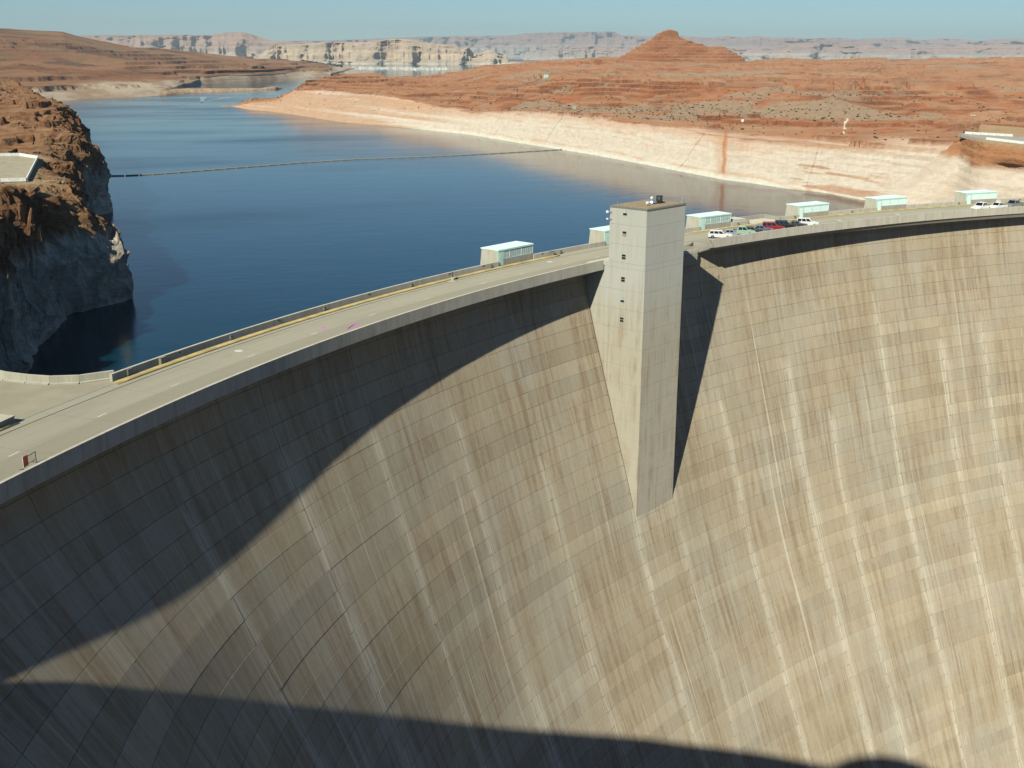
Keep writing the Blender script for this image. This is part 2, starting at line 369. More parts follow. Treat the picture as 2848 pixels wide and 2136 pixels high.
def right_bank():
    az = np.concatenate([np.linspace(6.3, 45, 900), np.linspace(45.1, 58, 60)])
    rw = (EZ - LZ) / WTAN(az); rr = np.maximum(RINGR(az), rw + 8); zr = EZ - RINGT(az) * rr
    rs = np.maximum(SKYR(az), rr + 15); zs = EZ - SKYT(az) * rs
    nodes = [(rw - 3, np.full_like(az, LZ - 2.5)), (rw + 1.5, np.full_like(az, LZ + .6)), (rr, zr)]
    tr = RINGT(az); ts = SKYT(az); pr_, pz = rr, zr
    for f, g in ((.18, .25), (.42, .42), (.68, .64)):
        t = tr + (ts - tr) * f; z = zr + (zs - zr) * g; r = (EZ - z) / t
        r = np.clip(r, pr_ + (rs - pr_) * .07, pr_ + (rs - pr_) * .6); z = EZ - t * r
        nodes.append((r, z)); pr_ = r
    nodes.append((rs, zs))
    pen = sstep(21.5, 18.5, az)
    rb = rs * 1.12 + 40; zb = (EZ - (SKYT(az) + .0016) * rb) * (1 - pen) + (zs - 14) * pen
    nodes.append((rb, zb)); rb2 = np.where(pen > .5, rs + 380, 6500.); zb2 = np.where(pen > .5, LZ - 5, EZ - (SKYT(az) + .0013) * 6500.)
    rb2 = (rs + 380) * pen + 6500 * (1 - pen); zb2 = (LZ - 5) * pen + (EZ - (SKYT(az) + .0012) * 6500) * (1 - pen)
    nodes.append((rb2, zb2))
    Rr, Z = fan_nodes(az, nodes, [3, 64, 46, 60, 60, 60, 18, 16])
    P = fan_xyz(az, Rr, Z); X, Y = P[..., 0], P[..., 1]
    rw2 = rw[:, None]; inl = Rr - rw2
    # relief
    amp = sstep(2, 60, inl); far = sstep(rs[:, None] * 1.3, rs[:, None] * .9, Rr)
    d = fbm(X / 150, Y / 150, 4, 3) * 3.2 * sstep(30, 300, inl) + fbm(X / 34, Y / 34, 4, 9) * 1.5 * amp + fbm(X / 9, Y / 9, 3, 21) * .5 * amp
    gul = ridged(X / 120, Y / 120, 3, 31); d -= 2.4 * sstep(.70, .95, gul) * sstep(15, 120, inl)
    d *= (.35 + .65 * sstep(rs[:, None], rs[:, None] * .75, Rr))
    Z2 = Z + d * far
    Z2 = Z2 + fbm(az[:, None] * 1.6, Rr / 11, 4, 49) * .9 * sstep(25, 70, inl) * far
    zt = terrace(Z2 + fbm(X / 70, Y / 70, 5, 5) * 3.2 + (cells(X / 22, Y / 30, 71) - .5) * 1.2, 2.7, .07)
    tmask = sstep(-.2, .25, fbm(X / 110, Y / 110, 3, 44)) * sstep(8, 40, inl)
    Z2 = Z2 * (1 - .9 * tmask) + zt * .9 * tmask
    # slickrock wall: shallow alcoves and bedding
    wall = sstep(0, 4, inl) * (Z < zr[:, None] + 1)
    off = fbm(X / 34, Y / 34 + Z / 16, 3, 61) * 2.0 + fbm(X / 12, Z / 3.5, 2, 66) * .10
    for c_, k_, w_ in ((22.15, .05, .05), (22.9, -.06, .045), (28.9, .06, .05), (34.6, .03, .05), (19.6, .04, .045)):
        off = off + 1.5 * np.exp(-((az[:, None] - c_ - k_ * (Z + 12) - .05 * fbm(Z / 4, 0 * Z, 3, int(c_ * 10))) / w_) ** 2)
    Rr2 = Rr + off * wall * sstep(18, 12, np.abs(Z + 12))
    P = fan_xyz(az, Rr2, Z2)
    X, Y, Z = P[..., 0], P[..., 1], P[..., 2]
    # colours
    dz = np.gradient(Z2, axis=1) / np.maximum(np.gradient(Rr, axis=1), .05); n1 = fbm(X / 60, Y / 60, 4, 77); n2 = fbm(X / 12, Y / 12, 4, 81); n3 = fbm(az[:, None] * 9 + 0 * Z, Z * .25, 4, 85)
    red = C3(.32, .122, .056); orange = C3(.36, .168, .082); tan = C3(.33, .21, .13); sand = C3(.30, .225, .15); dark = C3(.17, .075, .042)
    col = lerp3(red, orange, sstep(-.4, .45, n1)); col = lerp3(col, tan, .8 * sstep(-.1, .5, n2))
    strata = vn(Z * .9 + fbm(X / 80, Y / 80, 3, 90) * 2.5, 0 * Z, 91)
    col = lerp3(col, dark, .55 * sstep(.70, .9, strata) * sstep(0, 40, inl))
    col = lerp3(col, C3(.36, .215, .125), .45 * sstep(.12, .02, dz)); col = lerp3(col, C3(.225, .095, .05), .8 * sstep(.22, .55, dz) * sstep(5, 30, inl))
    oc = sstep(.22, .42, fbm(az[:, None] * .55 + 2 * n1 * .1, Rr / 26 + .5 * n1, 4, 151)) * sstep(60, 160, inl)
    col = lerp3(col, dark, .6 * oc); col = lerp3(col, C3(.40, .25, .15), .55 * sstep(.25, .5, fbm(az[:, None] * .4 + 9, Rr / 38, 4, 157)) * sstep(60, 160, inl))
    sm = sstep(.27, .40, fbm(X / 120 + 3, Y / 95, 4, 101) + .12 * n2) * sstep(35, 90, inl) * sstep(2500, 1500, Rr)
    col = lerp3(col, sand, .85 * sm)
    cream = C3(.545, .49, .40); pink = C3(.49, .385, .29); stain = C3(.48, .29, .17)
    rc = lerp3(cream, pink, .45 * sstep(-.1, .5, n3 * .5 + .6 * fbm(X / 22, Z / 5, 4, 111)))
    rc = lerp3(rc, stain, .5 * sstep(.34, .62, vn(Z * .8 + fbm(X / 40, Y / 40, 3, 120) * 1.5, X / 70, 121) - .35 + .25 * n2))
    rc = lerp3(rc, C3(.48, .30, .19), .65 * sstep(-5.5, -.3, Z - zr[:, None] + 2.2 * n1 + 1.2 * n3))
    rc = lerp3(rc, C3(.62, .60, .50), sstep(-19.8, -21.6, Z + .6 * n2) * .7)
    a2 = az[:, None] + .08 * fbm(Z / 3, az[:, None] * 3, 3, 130)
    rust = sstep(.42, .1, np.abs(a2 - 30.25)) * (.35 + .65 * sstep(.14, .04, np.abs(a2 - 30.38))) * sstep(-21.5, -19, Z)
    rc = lerp3(rc, C3(.40, .165, .06), rust * .85)
    zrel = Z - zr[:, None] + 1.0 * n1 + .8 * n2
    ringm = sstep(.7, -.6, zrel) * sstep(rr[:, None] + 60 + 200 * sstep(19, 15, az)[:, None], rr[:, None] + 14, Rr) * sstep(1600, 1400, Rr)
    # right part: talus-strewn, redder patches inside the pale band
    tal = sstep(33.0, 34.2, az)[:, None] * sstep(38.5, 37, az)[:, None] * sstep(.02, .16, fbm(X / 14, Z / 3.5, 5, 140, .65)); rc = lerp3(rc, C3(.40, .235, .14), .8 * tal)
    left = sstep(19, 15, az)[:, None] * sstep(-.2, .25, fbm(X / 60, Z / 3.2, 4, 145)); rc = lerp3(rc, C3(.46, .275, .16), .8 * left)
    col = lerp3(col, rc, ringm)
    # pale slump streak on the slope above the ring
    ws = sstep(.10, .03, np.abs(az[:, None] - (35.75 + (Rr - 560) * .0012) + .05 * n2)) * sstep(555, 580, Rr) * sstep(760, 700, Rr) * sstep(.0, .25, fbm(Rr / 16, az[:, None] * 8, 3, 150)); col = lerp3(col, C3(.68, .62, .48), ws)
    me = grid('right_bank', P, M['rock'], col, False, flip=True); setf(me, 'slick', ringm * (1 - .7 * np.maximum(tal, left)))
    return struct('right_bank', me), P, inl, sm, Rr
RB, RBP, RBinl, RBsm, RBr = right_bank()

def butte():
    az = np.linspace(24.2, 31.8, 260)
    top = tb([(24.2, 18), (24.82, 22), (25.4, 31.4), (26.1, 46), (26.85, 59.5), (27.4, 61), (27.95, 60), (28.19, 57.9), (28.75, 51.8), (29.36, 46), (29.96, 46.9), (30.27, 42), (30.83, 32), (31.14, 23.3), (31.8, 17)])(az)
    s = np.concatenate([np.linspace(0, 1, 90), np.linspace(1.02, 2.1, 30)])[None, :]
    x = (az[:, None] - 24.2) / 180 * math.pi * 1950
    base = 17.0; rr = 1950 - 110 * (1 - s) + 0 * x
    prof = np.where(s < 1, sstep(0, 1, s) * .35 + .65 * s, 1 - (s - 1) ** 1.2)
    h = (top[:, None] - base)
    Z = base + h * np.clip(prof, 0, 1) - 10 * sstep(.12, 0, s)
    Z = Z + fbm(x / 40, s * 3, 4, 7) * 1.6 * sstep(1., .8, s)
    Zt = terrace(Z + fbm(x / 70, s * 2, 3, 3) * 1.5, 4.6, .07); Z = np.where(s < 1, Z * .15 + Zt * .85, Z)
    capz = np.interp(az, [26.78, 26.9, 27.1, 27.3, 27.51, 27.8, 27.92, 27.97], [0, 5.0, 7.2, 10.0, 11.2, 10.4, 8.0, 0])[:, None]
    Z = Z + capz * sstep(.90, .935, s) * (1 - .3 * sstep(1.2, 1.7, s)) + (cells(x / 6, s * 30, 5) - .5) * 1.2 * (capz > 1) * (s > .93)
    rr = rr + fbm(x / 25, Z / 12, 4, 17) * 5 * sstep(0, .2, s)
    P = fan_xyz(az, rr, Z)
    n = fbm(x / 50, Z / 6, 4, 23); st = vn(Z * .55 + .5 * n, 0 * Z, 29)
    col = lerp3(C3(.345, .17, .09), C3(.30, .125, .06), sstep(-.3, .4, n)); col = lerp3(col, C3(.27, .115, .06), .6 * sstep(.65, .9, st)); col = lerp3(col, C3(.37, .21, .12), .6 * sstep(.35, .1, st))
    struct('butte', grid('butte', P, M['rock'], col, False, flip=True))
butte()

def headland():
    az = np.linspace(36.9, 66, 420)
    shr = tb([(36.9, 406), (37.6, 398), (39, 385), (40, 376), (41, 369), (42, 362), (43.5, 355), (46, 345), (52, 338), (60, 342), (66, 345)])(az)
    tpr = tb([(36.9, 407), (37.6, 401), (39, 426), (40, 434), (41, 436), (41.6, 408), (42, 398), (43.5, 384), (46, 380), (52, 378), (60, 380), (66, 385)])(az)
    tpz = tb([(36.9, -24), (37.6, -21.5), (38.3, -14.5), (39, -8.2), (40, -1.8), (41, 4.0), (41.6, 5.7), (42, 5.9), (46, 5.9), (60, 5.9), (66, 5.9)])(az)
    bk = sstep(41.8, 40.8, az); rb = tpr + 30 + 70 * (1 - bk); zb = (LZ - 4) * bk + 5.9 * (1 - bk)
    rb2 = rb + 40; zb2 = (LZ - 5) * bk + (2) * (1 - bk)
    one = np.ones_like(az)
    nodes = [(shr - 4, one * (LZ - 4)), (shr + 1, one * (LZ + .5)), (shr * .45 + tpr * .55, tpz * .62 + (LZ) * .38), (tpr, tpz), (rb, zb), (rb2, zb2)]
    Rr, Z = fan_nodes(az, nodes, [3, 60, 60, 50, 20])
    P = fan_xyz(az, Rr, Z); X, Y = P[..., 0], P[..., 1]
    flat = sstep(-1, 1, Rr - tpr[:, None]) * (1 - bk[:, None])
    d = fbm(X / 22, Y / 22, 4, 5) * 1.6 + fbm(X / 6, Y / 6, 3, 8) * .4
    t2 = terrace(Z + d, 2.4, .25)
    Z2 = Z + (d * .5 + (t2 - Z) * .45) * (1 - flat) * sstep(LZ, LZ + 4, Z)
    alc = np.exp(-((az[:, None] - 43.2) / .9) ** 2 - ((Z + 1.0) / 2.0) ** 2)       # shallow alcove under the rim
    P = fan_xyz(az, Rr + 7 * alc * (1 - flat), Z2)
    X, Y, Z = P[..., 0], P[..., 1], P[..., 2]
    n1 = fbm(X / 18, Y / 18, 4, 51); n2 = fbm(X / 5, Z / 3, 4, 52)
    pale = lerp3(C3(.55, .475, .375), C3(.48, .40, .31), sstep(-.3, .5, n1)); red = lerp3(C3(.36, .18, .085), C3(.30, .14, .07), sstep(-.3, .4, n2))
    k = sstep(-2.4, .4, Z + 1.5 * n1 + .5 * n2)
    col = lerp3(pale, red, k); col = lerp3(col, C3(.34, .25, .15), sstep(4.6, 5.6, Z) * .8)
    me = grid('abutment_rock', P, M['cliff'], col, True, flip=True); setf(me, 'slick', (1 - k) * .8); struct('abutment_rock', me)
headland()

# ------------------------------------------------------------------ terrain: left cliff beside the dam
SH = tb([(150, -236), (190, -234), (215, -231), (240, -227), (262, -222.5), (273, -217.5), (294, -216), (314, -212.5), (321, -210), (327, -204.5), (332, -199), (335.5, -197), (340, -198.5), (350, -201), (400, -204.5), (470, -205), (484, -203), (492, -198.5), (501, -197), (510, -198.5), (530, -202), (580, -203), (626, -200), (680, -204), (740, -209), (800, -214), (1000, -226), (1250, -244), (1500, -262)])
def left_cliff():
    ys = np.concatenate([np.linspace(192, 560, 620), np.linspace(562, 760, 130), np.linspace(764, 1450, 60)])
    sv = np.concatenate([np.linspace(-6, 0, 8)[:-1], np.linspace(0, 26, 150)[:-1], np.linspace(26, 70, 60)[:-1], np.linspace(70, 400, 30)])
    Yg, Sg = np.meshgrid(ys, sv, indexing='ij')
    Xg = SH(Yg) - Sg
    TOP = tb([(190, -1.5), (215, .5), (245, 5.5), (290, 7.2), (314, 7.2), (326, 5), (336, 2.5), (345, 1.5), (358, 1.8), (442, 1.9), (455, 2.6), (470, 3.6), (500, 5), (540, 6.5), (600, 7.8), (650, 8.6), (700, 8.), (800, 6), (1450, 4)])
    low = np.exp(-((Yg - 331) / 9) ** 2) * np.exp(-(Sg / 9) ** 2)      # first headland is lower
    s2 = Sg + (fbm(Xg / 11, Yg / 16, 4, 3) * 3.2 + ridged(Xg / 6, Yg / 9, 4, 8) * 2.6 - 1.3 + fbm(Xg / 2.4, Yg / 2.8, 3, 14) * 1.1 + (ridged(Yg / 8.5, 0 * Yg, 3, 18) - .5) * 2.6 + (ridged(Xg / 3.2, Yg / 3.6, 3, 19) - .6) * 1.6) * sstep(-1, 3, Sg) * sstep(60, 25, Sg)
    s2 = s2 + ((cells(Xg / 3.6, Yg / 7.5, 63, .7) - .5) * 3.4 + (cells(Xg / 1.7, Yg / 3.2, 65, .7) - .5) * 1.8) * sstep(0, 3, Sg) * sstep(30, 18, Sg)
    h = np.interp(s2, [-8, -1, 0, 2.2, 5, 8, 11, 16, 30, 60], [-.25, -.12, -.03, .42, .68, .84, .95, .99, 1.0, 1.02])
    top = TOP(Yg); Z = LZ + (top - LZ) * h - 7.5 * low
    # ledges of the upper brown rock
    up = sstep(430, 470, Yg) * sstep(7, 13, Sg)
    bl = fbm(Xg / 22, Yg / 60, 4, 25) * 3.4 * up; Z = Z + bl
    zt = terrace(Z + fbm(Xg / 14, Yg / 30, 3, 33) * .8 + (cells(Xg / 9, Yg / 27, 67, .9) - .5) * 1.5, 2.3, .07); Z = Z * (1 - .92 * up) + zt * .92 * up
    rough = sstep(3, 9, Sg) * sstep(420, 330, Yg) * sstep(30, 16, Sg); Z = Z + (ridged(Xg / 5, Yg / 7, 4, 39) - .6) * 3.2 * rough
    zt = terrace(Z + fbm(Xg / 9, Yg / 12, 4, 53) * 2.2, 3.3, .13, 1.1); cm = sstep(LZ + 1, LZ + 3, Z) * sstep(-.3, .1, fbm(Xg / 14, Yg / 20, 3, 57)); Z = Z * (1 - .6 * cm) + zt * .6 * cm
    # flat pad
    pad = sstep(-214.5, -217.5, Xg) * sstep(352, 359, Yg) * sstep(446, 440, Yg); Z = Z * (1 - pad) + 1.9 * pad
    pl = sstep(232, 205, Yg) * sstep(2, 6, Sg); Z = np.where(pl > 0, Z * (1 - pl) + (-2.2) * pl, Z)
    wl = sstep(LZ + .5, LZ + 3, Z) * sstep(16, 10, Sg) * (1 - pad)
    Xg = Xg + (fbm(Yg / 7, Z / 5, 4, 71) * 2.2 + (cells(Yg / 5.5, Z / 3.4, 73, .8) - .5) * 2.0 + (cells(Yg / 2.3, Z / 1.5, 75, .8) - .5) * .9) * wl
    P = np.stack([Xg, Yg, Z], -1)
    n1 = fbm(Xg / 12, Yg / 18, 4, 41); n2 = fbm(Xg / 3, Yg / 4, 4, 43); n3 = fbm(Yg / 6, Z / 1.5, 4, 44)
    ringm = sstep(-5.0, -7.5, Z + 2.6 * n1 + 1.6 * n2)
    cl_ = cells(Xg / 3.6, Yg / 7.5, 63, .7)
    grey = lerp3(C3(.54, .49, .41), C3(.33, .285, .225), sstep(-.3, .5, n3 + .9 * (cells(Yg / 5.5, Z / 3.4, 73, .8) - .5))); brown = lerp3(C3(.285, .15, .075), C3(.17, .085, .042), sstep(-.3, .4, n2 + .8 * (cl_ - .5))); brown = lerp3(brown, C3(.31, .195, .105), .6 * sstep(0, .5, n1))
    st = vn(Z * .9 + n1, 0 * Z, 47); brown = lerp3(brown, C3(.17, .09, .05), .6 * sstep(.7, .9, st))
    sandy = sstep(.5, 2.2, Z) * sstep(460, 440, Yg) * sstep(8, 12, Sg); brown = lerp3(brown, C3(.34, .25, .145), .75 * sandy)
    col = lerp3(brown, grey, ringm)
    struct('left_cliff', grid('left_cliff', P, M['cliff'], col, False, flip=True))
left_cliff()

# ------------------------------------------------------------------ terrain: far left shore, spit, mesas
def left_hills():
    az = np.linspace(-12, 12.95, 640)
    rw = tb([(-12, 1380), (-3, 1415), (-1.6, 1422), (-1, 1485), (.5, 1547), (2.3, 1589), (3.6, 1665), (4.2, 1800), (5.4, 2270), (7.75, 2560), (9.5, 2829), (11.43, 3066), (11.7, 3500), (11.9, 3800), (12.3, 4500), (12.95, 5200)])(az)
    rs = np.maximum(tb([(-12, 3600), (2.5, 3600), (4.4, 3800), (7.7, 4300), (10, 4600), (11.1, 5000), (12.95, 5400)])(az), rw + 120)
    st = tb([(-12, .021), (-5.07, .0201), (-2.95, .0185), (-.38, .0162), (.16, .0136), (1.2, .0095), (2.48, .0051), (4.4, .0031), (7.67, -.0025), (10.02, -.0053), (11.12, -.0075), (12.55, -.0096), (12.95, -.0102)])(az)
    zs = EZ + st * rs
    cl = sstep(4.6, 5.8, az) * sstep(10.3, 9.4, az); nr = sstep(11.2, 11.9, az)
    r1 = rw + 60 * (1 - cl) + 40 * cl; z1 = -17 * (1 - cl) + -11 * cl; z1 = z1 * (1 - nr) - 19.5 * nr
    r2 = r1 + 260 * (1 - cl) + 70 * cl; z2 = -8 * (1 - cl) + 1 * cl; z2 = np.minimum(z2, zs - 2) * (1 - nr) + -19 * nr
    r2 = np.minimum(r2, rs - 60); r3 = r2 + (rs - r2) * .4; z3 = z2 + (zs - z2) * .25; z3 = z3 * (1 - cl) + np.minimum(zs - 1, 5 + 0 * zs) * cl
    nodes = [(rw - 12, rw * 0 + LZ - 3), (rw, rw * 0 + LZ + .3), (r1, z1), (r2, z2), (r3, z3), (rs, zs), (rs + 900, zs - 25)]
    Rr, Z = fan_nodes(az, nodes, [3, 50, 50, 60, 70, 16])
    P = fan_xyz(az, Rr, Z); X, Y = P[..., 0], P[..., 1]; inl = Rr - rw[:, None]
    amp = sstep(0, 120, inl) * (1 - .85 * nr[:, None])
    d = fbm(X / 260, Y / 420, 4, 3) * 9 * amp * sstep(100, 700, inl) + fbm(X / 60, Y / 110, 4, 6) * 4.0 * amp + fbm(X / 18, Y / 30, 3, 7) * 1.6 * amp
    Z2 = Z + d * (.25 + .75 * sstep(rs[:, None], rs[:, None] * .8, Rr))
    t = terrace(Z2 + fbm(X / 200, Y / 300, 4, 9) * 4, 8.0, .06); tm = sstep(-.25, .2, fbm(X / 200, Y / 300, 3, 12)) * amp; Z2 = Z2 * (1 - .8 * tm) + t * .8 * tm
    P = fan_xyz(az, Rr, Z2); Z = Z2
    n1 = fbm(X / 150, Y / 250, 4, 15); n2 = fbm(X / 30, Y / 60, 4, 17)
    brown = lerp3(C3(.215, .102, .052), C3(.255, .138, .07), sstep(-.3, .4, n1)); brown = lerp3(brown, C3(.17, .135, .078), .7 * sstep(-.05, .4, n2) * sstep(0, 30, Z))
    stt = vn(Z * .28 + n1, 0 * Z, 19); brown = lerp3(brown, C3(.10, .055, .035), .6 * sstep(.72, .9, stt))
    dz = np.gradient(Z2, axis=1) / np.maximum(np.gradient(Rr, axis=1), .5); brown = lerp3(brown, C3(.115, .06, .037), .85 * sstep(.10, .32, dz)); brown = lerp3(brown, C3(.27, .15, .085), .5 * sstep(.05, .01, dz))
    oc = sstep(.16, .36, fbm(az[:, None] * .35, Rr / 75 + .4 * n1, 4, 251)) * amp; brown = lerp3(brown, C3(.085, .05, .034), .65 * oc); brown = lerp3(brown, C3(.26, .17, .10), .5 * sstep(.2, .45, fbm(az[:, None] * .3 + 7, Rr / 60, 4, 257)) * amp)
    pale = lerp3(C3(.40, .33, .245), C3(.30, .21, .14), sstep(-.2, .4, n2)); k = sstep(-8.5, -12, Z + 3 * n1)
    col = lerp3(brown, pale, k)
    struct('left_hills', grid('left_hills', P, M['rock'], col, True, flip=True))
left_hills()
def spit():
    az = np.linspace(3.6, 9.15, 240); c = tb([(3.6, 1690), (4.3, 1760), (4.9, 1800), (7.58, 1885), (9.15, 1975)])(az); hw = tb([(4.3, 60), (6, 50), (8, 28), (8.8, 22), (9.15, 2)])(az)
    s = np.linspace(-1, 1, 40)[None, :]; Rr = c[:, None] + hw[:, None] * s
    a = az[:, None] + 0 * s; hz = tb([(4.3, 6), (6.5, 4.2), (7.7, 3.2), (8.2, 2.2), (8.6, 5), (8.9, 4.5), (9.15, .5)])(az)[:, None]
    Z = LZ - 1.5 + (hz + 1.5) * (1 - np.abs(s) ** 3) * (.9 + .22 * fbm(a * 3.5, s * 2, 5, 3)); P = fan_xyz(az, Rr, Z)
    n = fbm(a * 14, s * 3, 4, 5); col = lerp3(C3(.46, .33, .21), C3(.32, .22, .14), sstep(-.3, .4, n))
    struct('rocky_spit', grid('rocky_spit', P, M['rock'], col, True, flip=True))
spit()
def mesa(name, tab, Rb, depth, zbase, pal, seed, cliff=.55, but=1., ncol=700, but_w=260.):
    tab = np.array(tab); az = np.linspace(tab[0, 0], tab[-1, 0], ncol)
    top = EZ + np.interp(az, tab[:, 0], tab[:, 1]) * Rb
    s = np.concatenate([np.linspace(0, 1, 80), [1.3, 2.5]])[None, :]
    x = np.radians(az)[:, None] * Rb
    rg = ridged(x / but_w, .35 * s + seed, 4, seed)
    rel = (sstep(.25, .75, 1 - rg) + .5 * (1 - rg)) * but * .6
    # talus, cliff, bench, cliff
    g = np.interp(s, [0, .30, .36, .55, .62, .80, .86, 1, 1.3, 2.5], [0, .20, .50, .58, .78, .84, .97, 1., .99, .9])
    g2 = s ** 1.0; g = np.where(s <= 1, g * cliff + g2 * (1 - cliff), g)
    g = np.broadcast_to(g, (ncol, s.shape[1]))
    Z = zbase + (top[:, None] - zbase) * g
    Rr = Rb + depth * (s - 1) + depth * rel * .7 * (1 - .35 * sstep(.6, 1.0, s)) + fbm(x / (but_w * .35), s * 6, 3, seed + 5) * depth * .10 * sstep(1.02, .9, s)
    Z = Z + (top[:, None] - zbase) * .02 * fbm(x / (but_w * .3), s * 8, 3, seed + 9) * sstep(1., .9, s)
    P = fan_xyz(az, Rr, Z)
    u = (Z - zbase) / np.maximum(top.max() - zbase, 1) + .03 * fbm(x / (but_w * 2), s * 3, 3, seed + 2)
    col = np.stack([np.interp(u, pal[0], [c[i] for c in pal[1]]) for i in range(3)], -1)
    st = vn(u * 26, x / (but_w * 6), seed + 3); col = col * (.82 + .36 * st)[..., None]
    return struct(name, grid(name, P, M['far'], col, True, flip=True))
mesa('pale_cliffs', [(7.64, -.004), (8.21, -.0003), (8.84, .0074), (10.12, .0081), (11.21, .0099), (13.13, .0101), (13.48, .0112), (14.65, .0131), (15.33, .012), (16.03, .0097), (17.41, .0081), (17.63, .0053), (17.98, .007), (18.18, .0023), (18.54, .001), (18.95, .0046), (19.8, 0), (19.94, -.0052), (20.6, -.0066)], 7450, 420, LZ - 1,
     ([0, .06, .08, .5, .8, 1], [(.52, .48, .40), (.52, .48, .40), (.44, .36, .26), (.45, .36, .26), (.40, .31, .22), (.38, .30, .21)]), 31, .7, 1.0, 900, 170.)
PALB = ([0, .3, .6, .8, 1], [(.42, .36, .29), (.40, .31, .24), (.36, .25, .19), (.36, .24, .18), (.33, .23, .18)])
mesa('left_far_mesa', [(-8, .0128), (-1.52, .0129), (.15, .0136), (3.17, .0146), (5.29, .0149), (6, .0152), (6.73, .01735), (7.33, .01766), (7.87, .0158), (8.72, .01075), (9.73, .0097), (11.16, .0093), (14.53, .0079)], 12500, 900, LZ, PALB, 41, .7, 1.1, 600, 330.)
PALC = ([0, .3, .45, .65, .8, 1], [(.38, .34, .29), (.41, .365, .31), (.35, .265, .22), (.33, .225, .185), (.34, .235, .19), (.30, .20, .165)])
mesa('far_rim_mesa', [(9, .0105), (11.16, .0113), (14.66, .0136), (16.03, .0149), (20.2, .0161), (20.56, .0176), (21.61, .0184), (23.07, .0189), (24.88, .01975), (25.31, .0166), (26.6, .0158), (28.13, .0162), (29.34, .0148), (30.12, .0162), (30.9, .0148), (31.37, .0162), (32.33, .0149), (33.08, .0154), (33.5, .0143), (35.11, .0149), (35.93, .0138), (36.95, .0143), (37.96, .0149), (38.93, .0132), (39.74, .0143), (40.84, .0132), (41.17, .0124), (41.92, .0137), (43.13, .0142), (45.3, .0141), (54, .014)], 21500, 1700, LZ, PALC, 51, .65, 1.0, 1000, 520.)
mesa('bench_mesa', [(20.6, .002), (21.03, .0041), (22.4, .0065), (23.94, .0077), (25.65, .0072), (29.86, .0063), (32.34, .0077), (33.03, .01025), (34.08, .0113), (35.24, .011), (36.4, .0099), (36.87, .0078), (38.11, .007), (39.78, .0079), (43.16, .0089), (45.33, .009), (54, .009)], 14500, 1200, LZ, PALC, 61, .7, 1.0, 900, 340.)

# ------------------------------------------------------------------ terrain: canyon below the dam and the west rim the overlook stands on
HD = np.array([-0.70957, -0.70463]); LAT = np.array([-0.70463, 0.70957])
def canyon():
    xs = np.concatenate([np.linspace(-640, -280, 25)[:-1], np.linspace(-280, -190, 150)[:-1], np.linspace(-190, 110, 30)[:-1], np.linspace(110, 260, 60)[:-1], np.linspace(260, 640, 20)])
    ys = np.concatenate([np.linspace(-690, -60, 40)[:-1], np.linspace(-60, 200, 190)[:-1], np.linspace(200, 300, 25)])
    X, Y = np.meshgrid(xs, ys, indexing='ij')
    dx = X - EYE[0]; dy = Y - EYE[1]; lat = dx * LAT[0] + dy * LAT[1]; D = dx * HD[0] + dy * HD[1]
    zs = np.interp(lat, [-400, -40, 0, 24.8, 33.6, 37.9, 48.2, 59.6, 61.5, 62.3, 63.1, 64, 66.3, 72, 85, 120, 200], [26, 28, 29.4, 30.6, 29.8, 29.0, 27.2, 23.7, 23.0, 22.2, 22.6, 20.4, 19.5, 18, 15, 10, 4])
    H = zs + np.where(D > 0, .30 * D, np.where(D > -5, 1.9 * D, -9.5 + 1.1 * (D + 5)))
    H = np.minimum(H, 52 + fbm(X / 60, Y / 60, 3, 4) * 3)
    H = np.where(D < -2, np.maximum(H, -2.0), H) + fbm(X / 12, Y / 12, 4, 9) * .5 * sstep(2, 12, np.abs(D))
    xw = np.interp(Y, [-700, -60, 0, 40, 56, 62, 68, 76, 90, 150, 165, 300], [-250, -238, -226, -212, -207.5, -206.2, -207.5, -216, -228, -231, -236, -236])
    xe = np.interp(Y, [-700, 0, 150, 250, 300], [150, 160, 165, 150, 150])
    sw = X - xw; se = xe - X
    depth = np.minimum(np.clip(sw, 0, None) * 9, np.clip(se, 0, None) * 6)
    He = 8 + fbm(X / 60, Y / 60, 4, 13) * 5
    top = np.where(X < -30, H, He)
    Z = np.maximum(top - depth + fbm(X / 9, Y / 9, 3, 5) * np.clip(depth, 0, 4), -190 + fbm(X / 20, Y / 20, 3, 6) * 3)
    up = (np.hypot(X, Y) > 268) & (Y > 60); Z = np.where(up & (depth > 0), np.minimum(Z, -60), Z)
    rr_ = np.hypot(X, Y); th_ = np.arctan2(X, Y)
    Z = np.where((rr_ > 254) & (rr_ < 300) & (th_ > -1.13) & (th_ < .75) & (Y > 60), np.minimum(Z, -6), Z)
    P = np.stack([X, Y, Z], -1); n = fbm(X / 20, Z / 8, 4, 15)
    col = lerp3(C3(.40, .235, .14), C3(.30, .155, .08), sstep(-.3, .4, n))
    struct('canyon', grid('canyon', P, M['cliff'], col, False, flip=True))
canyon()

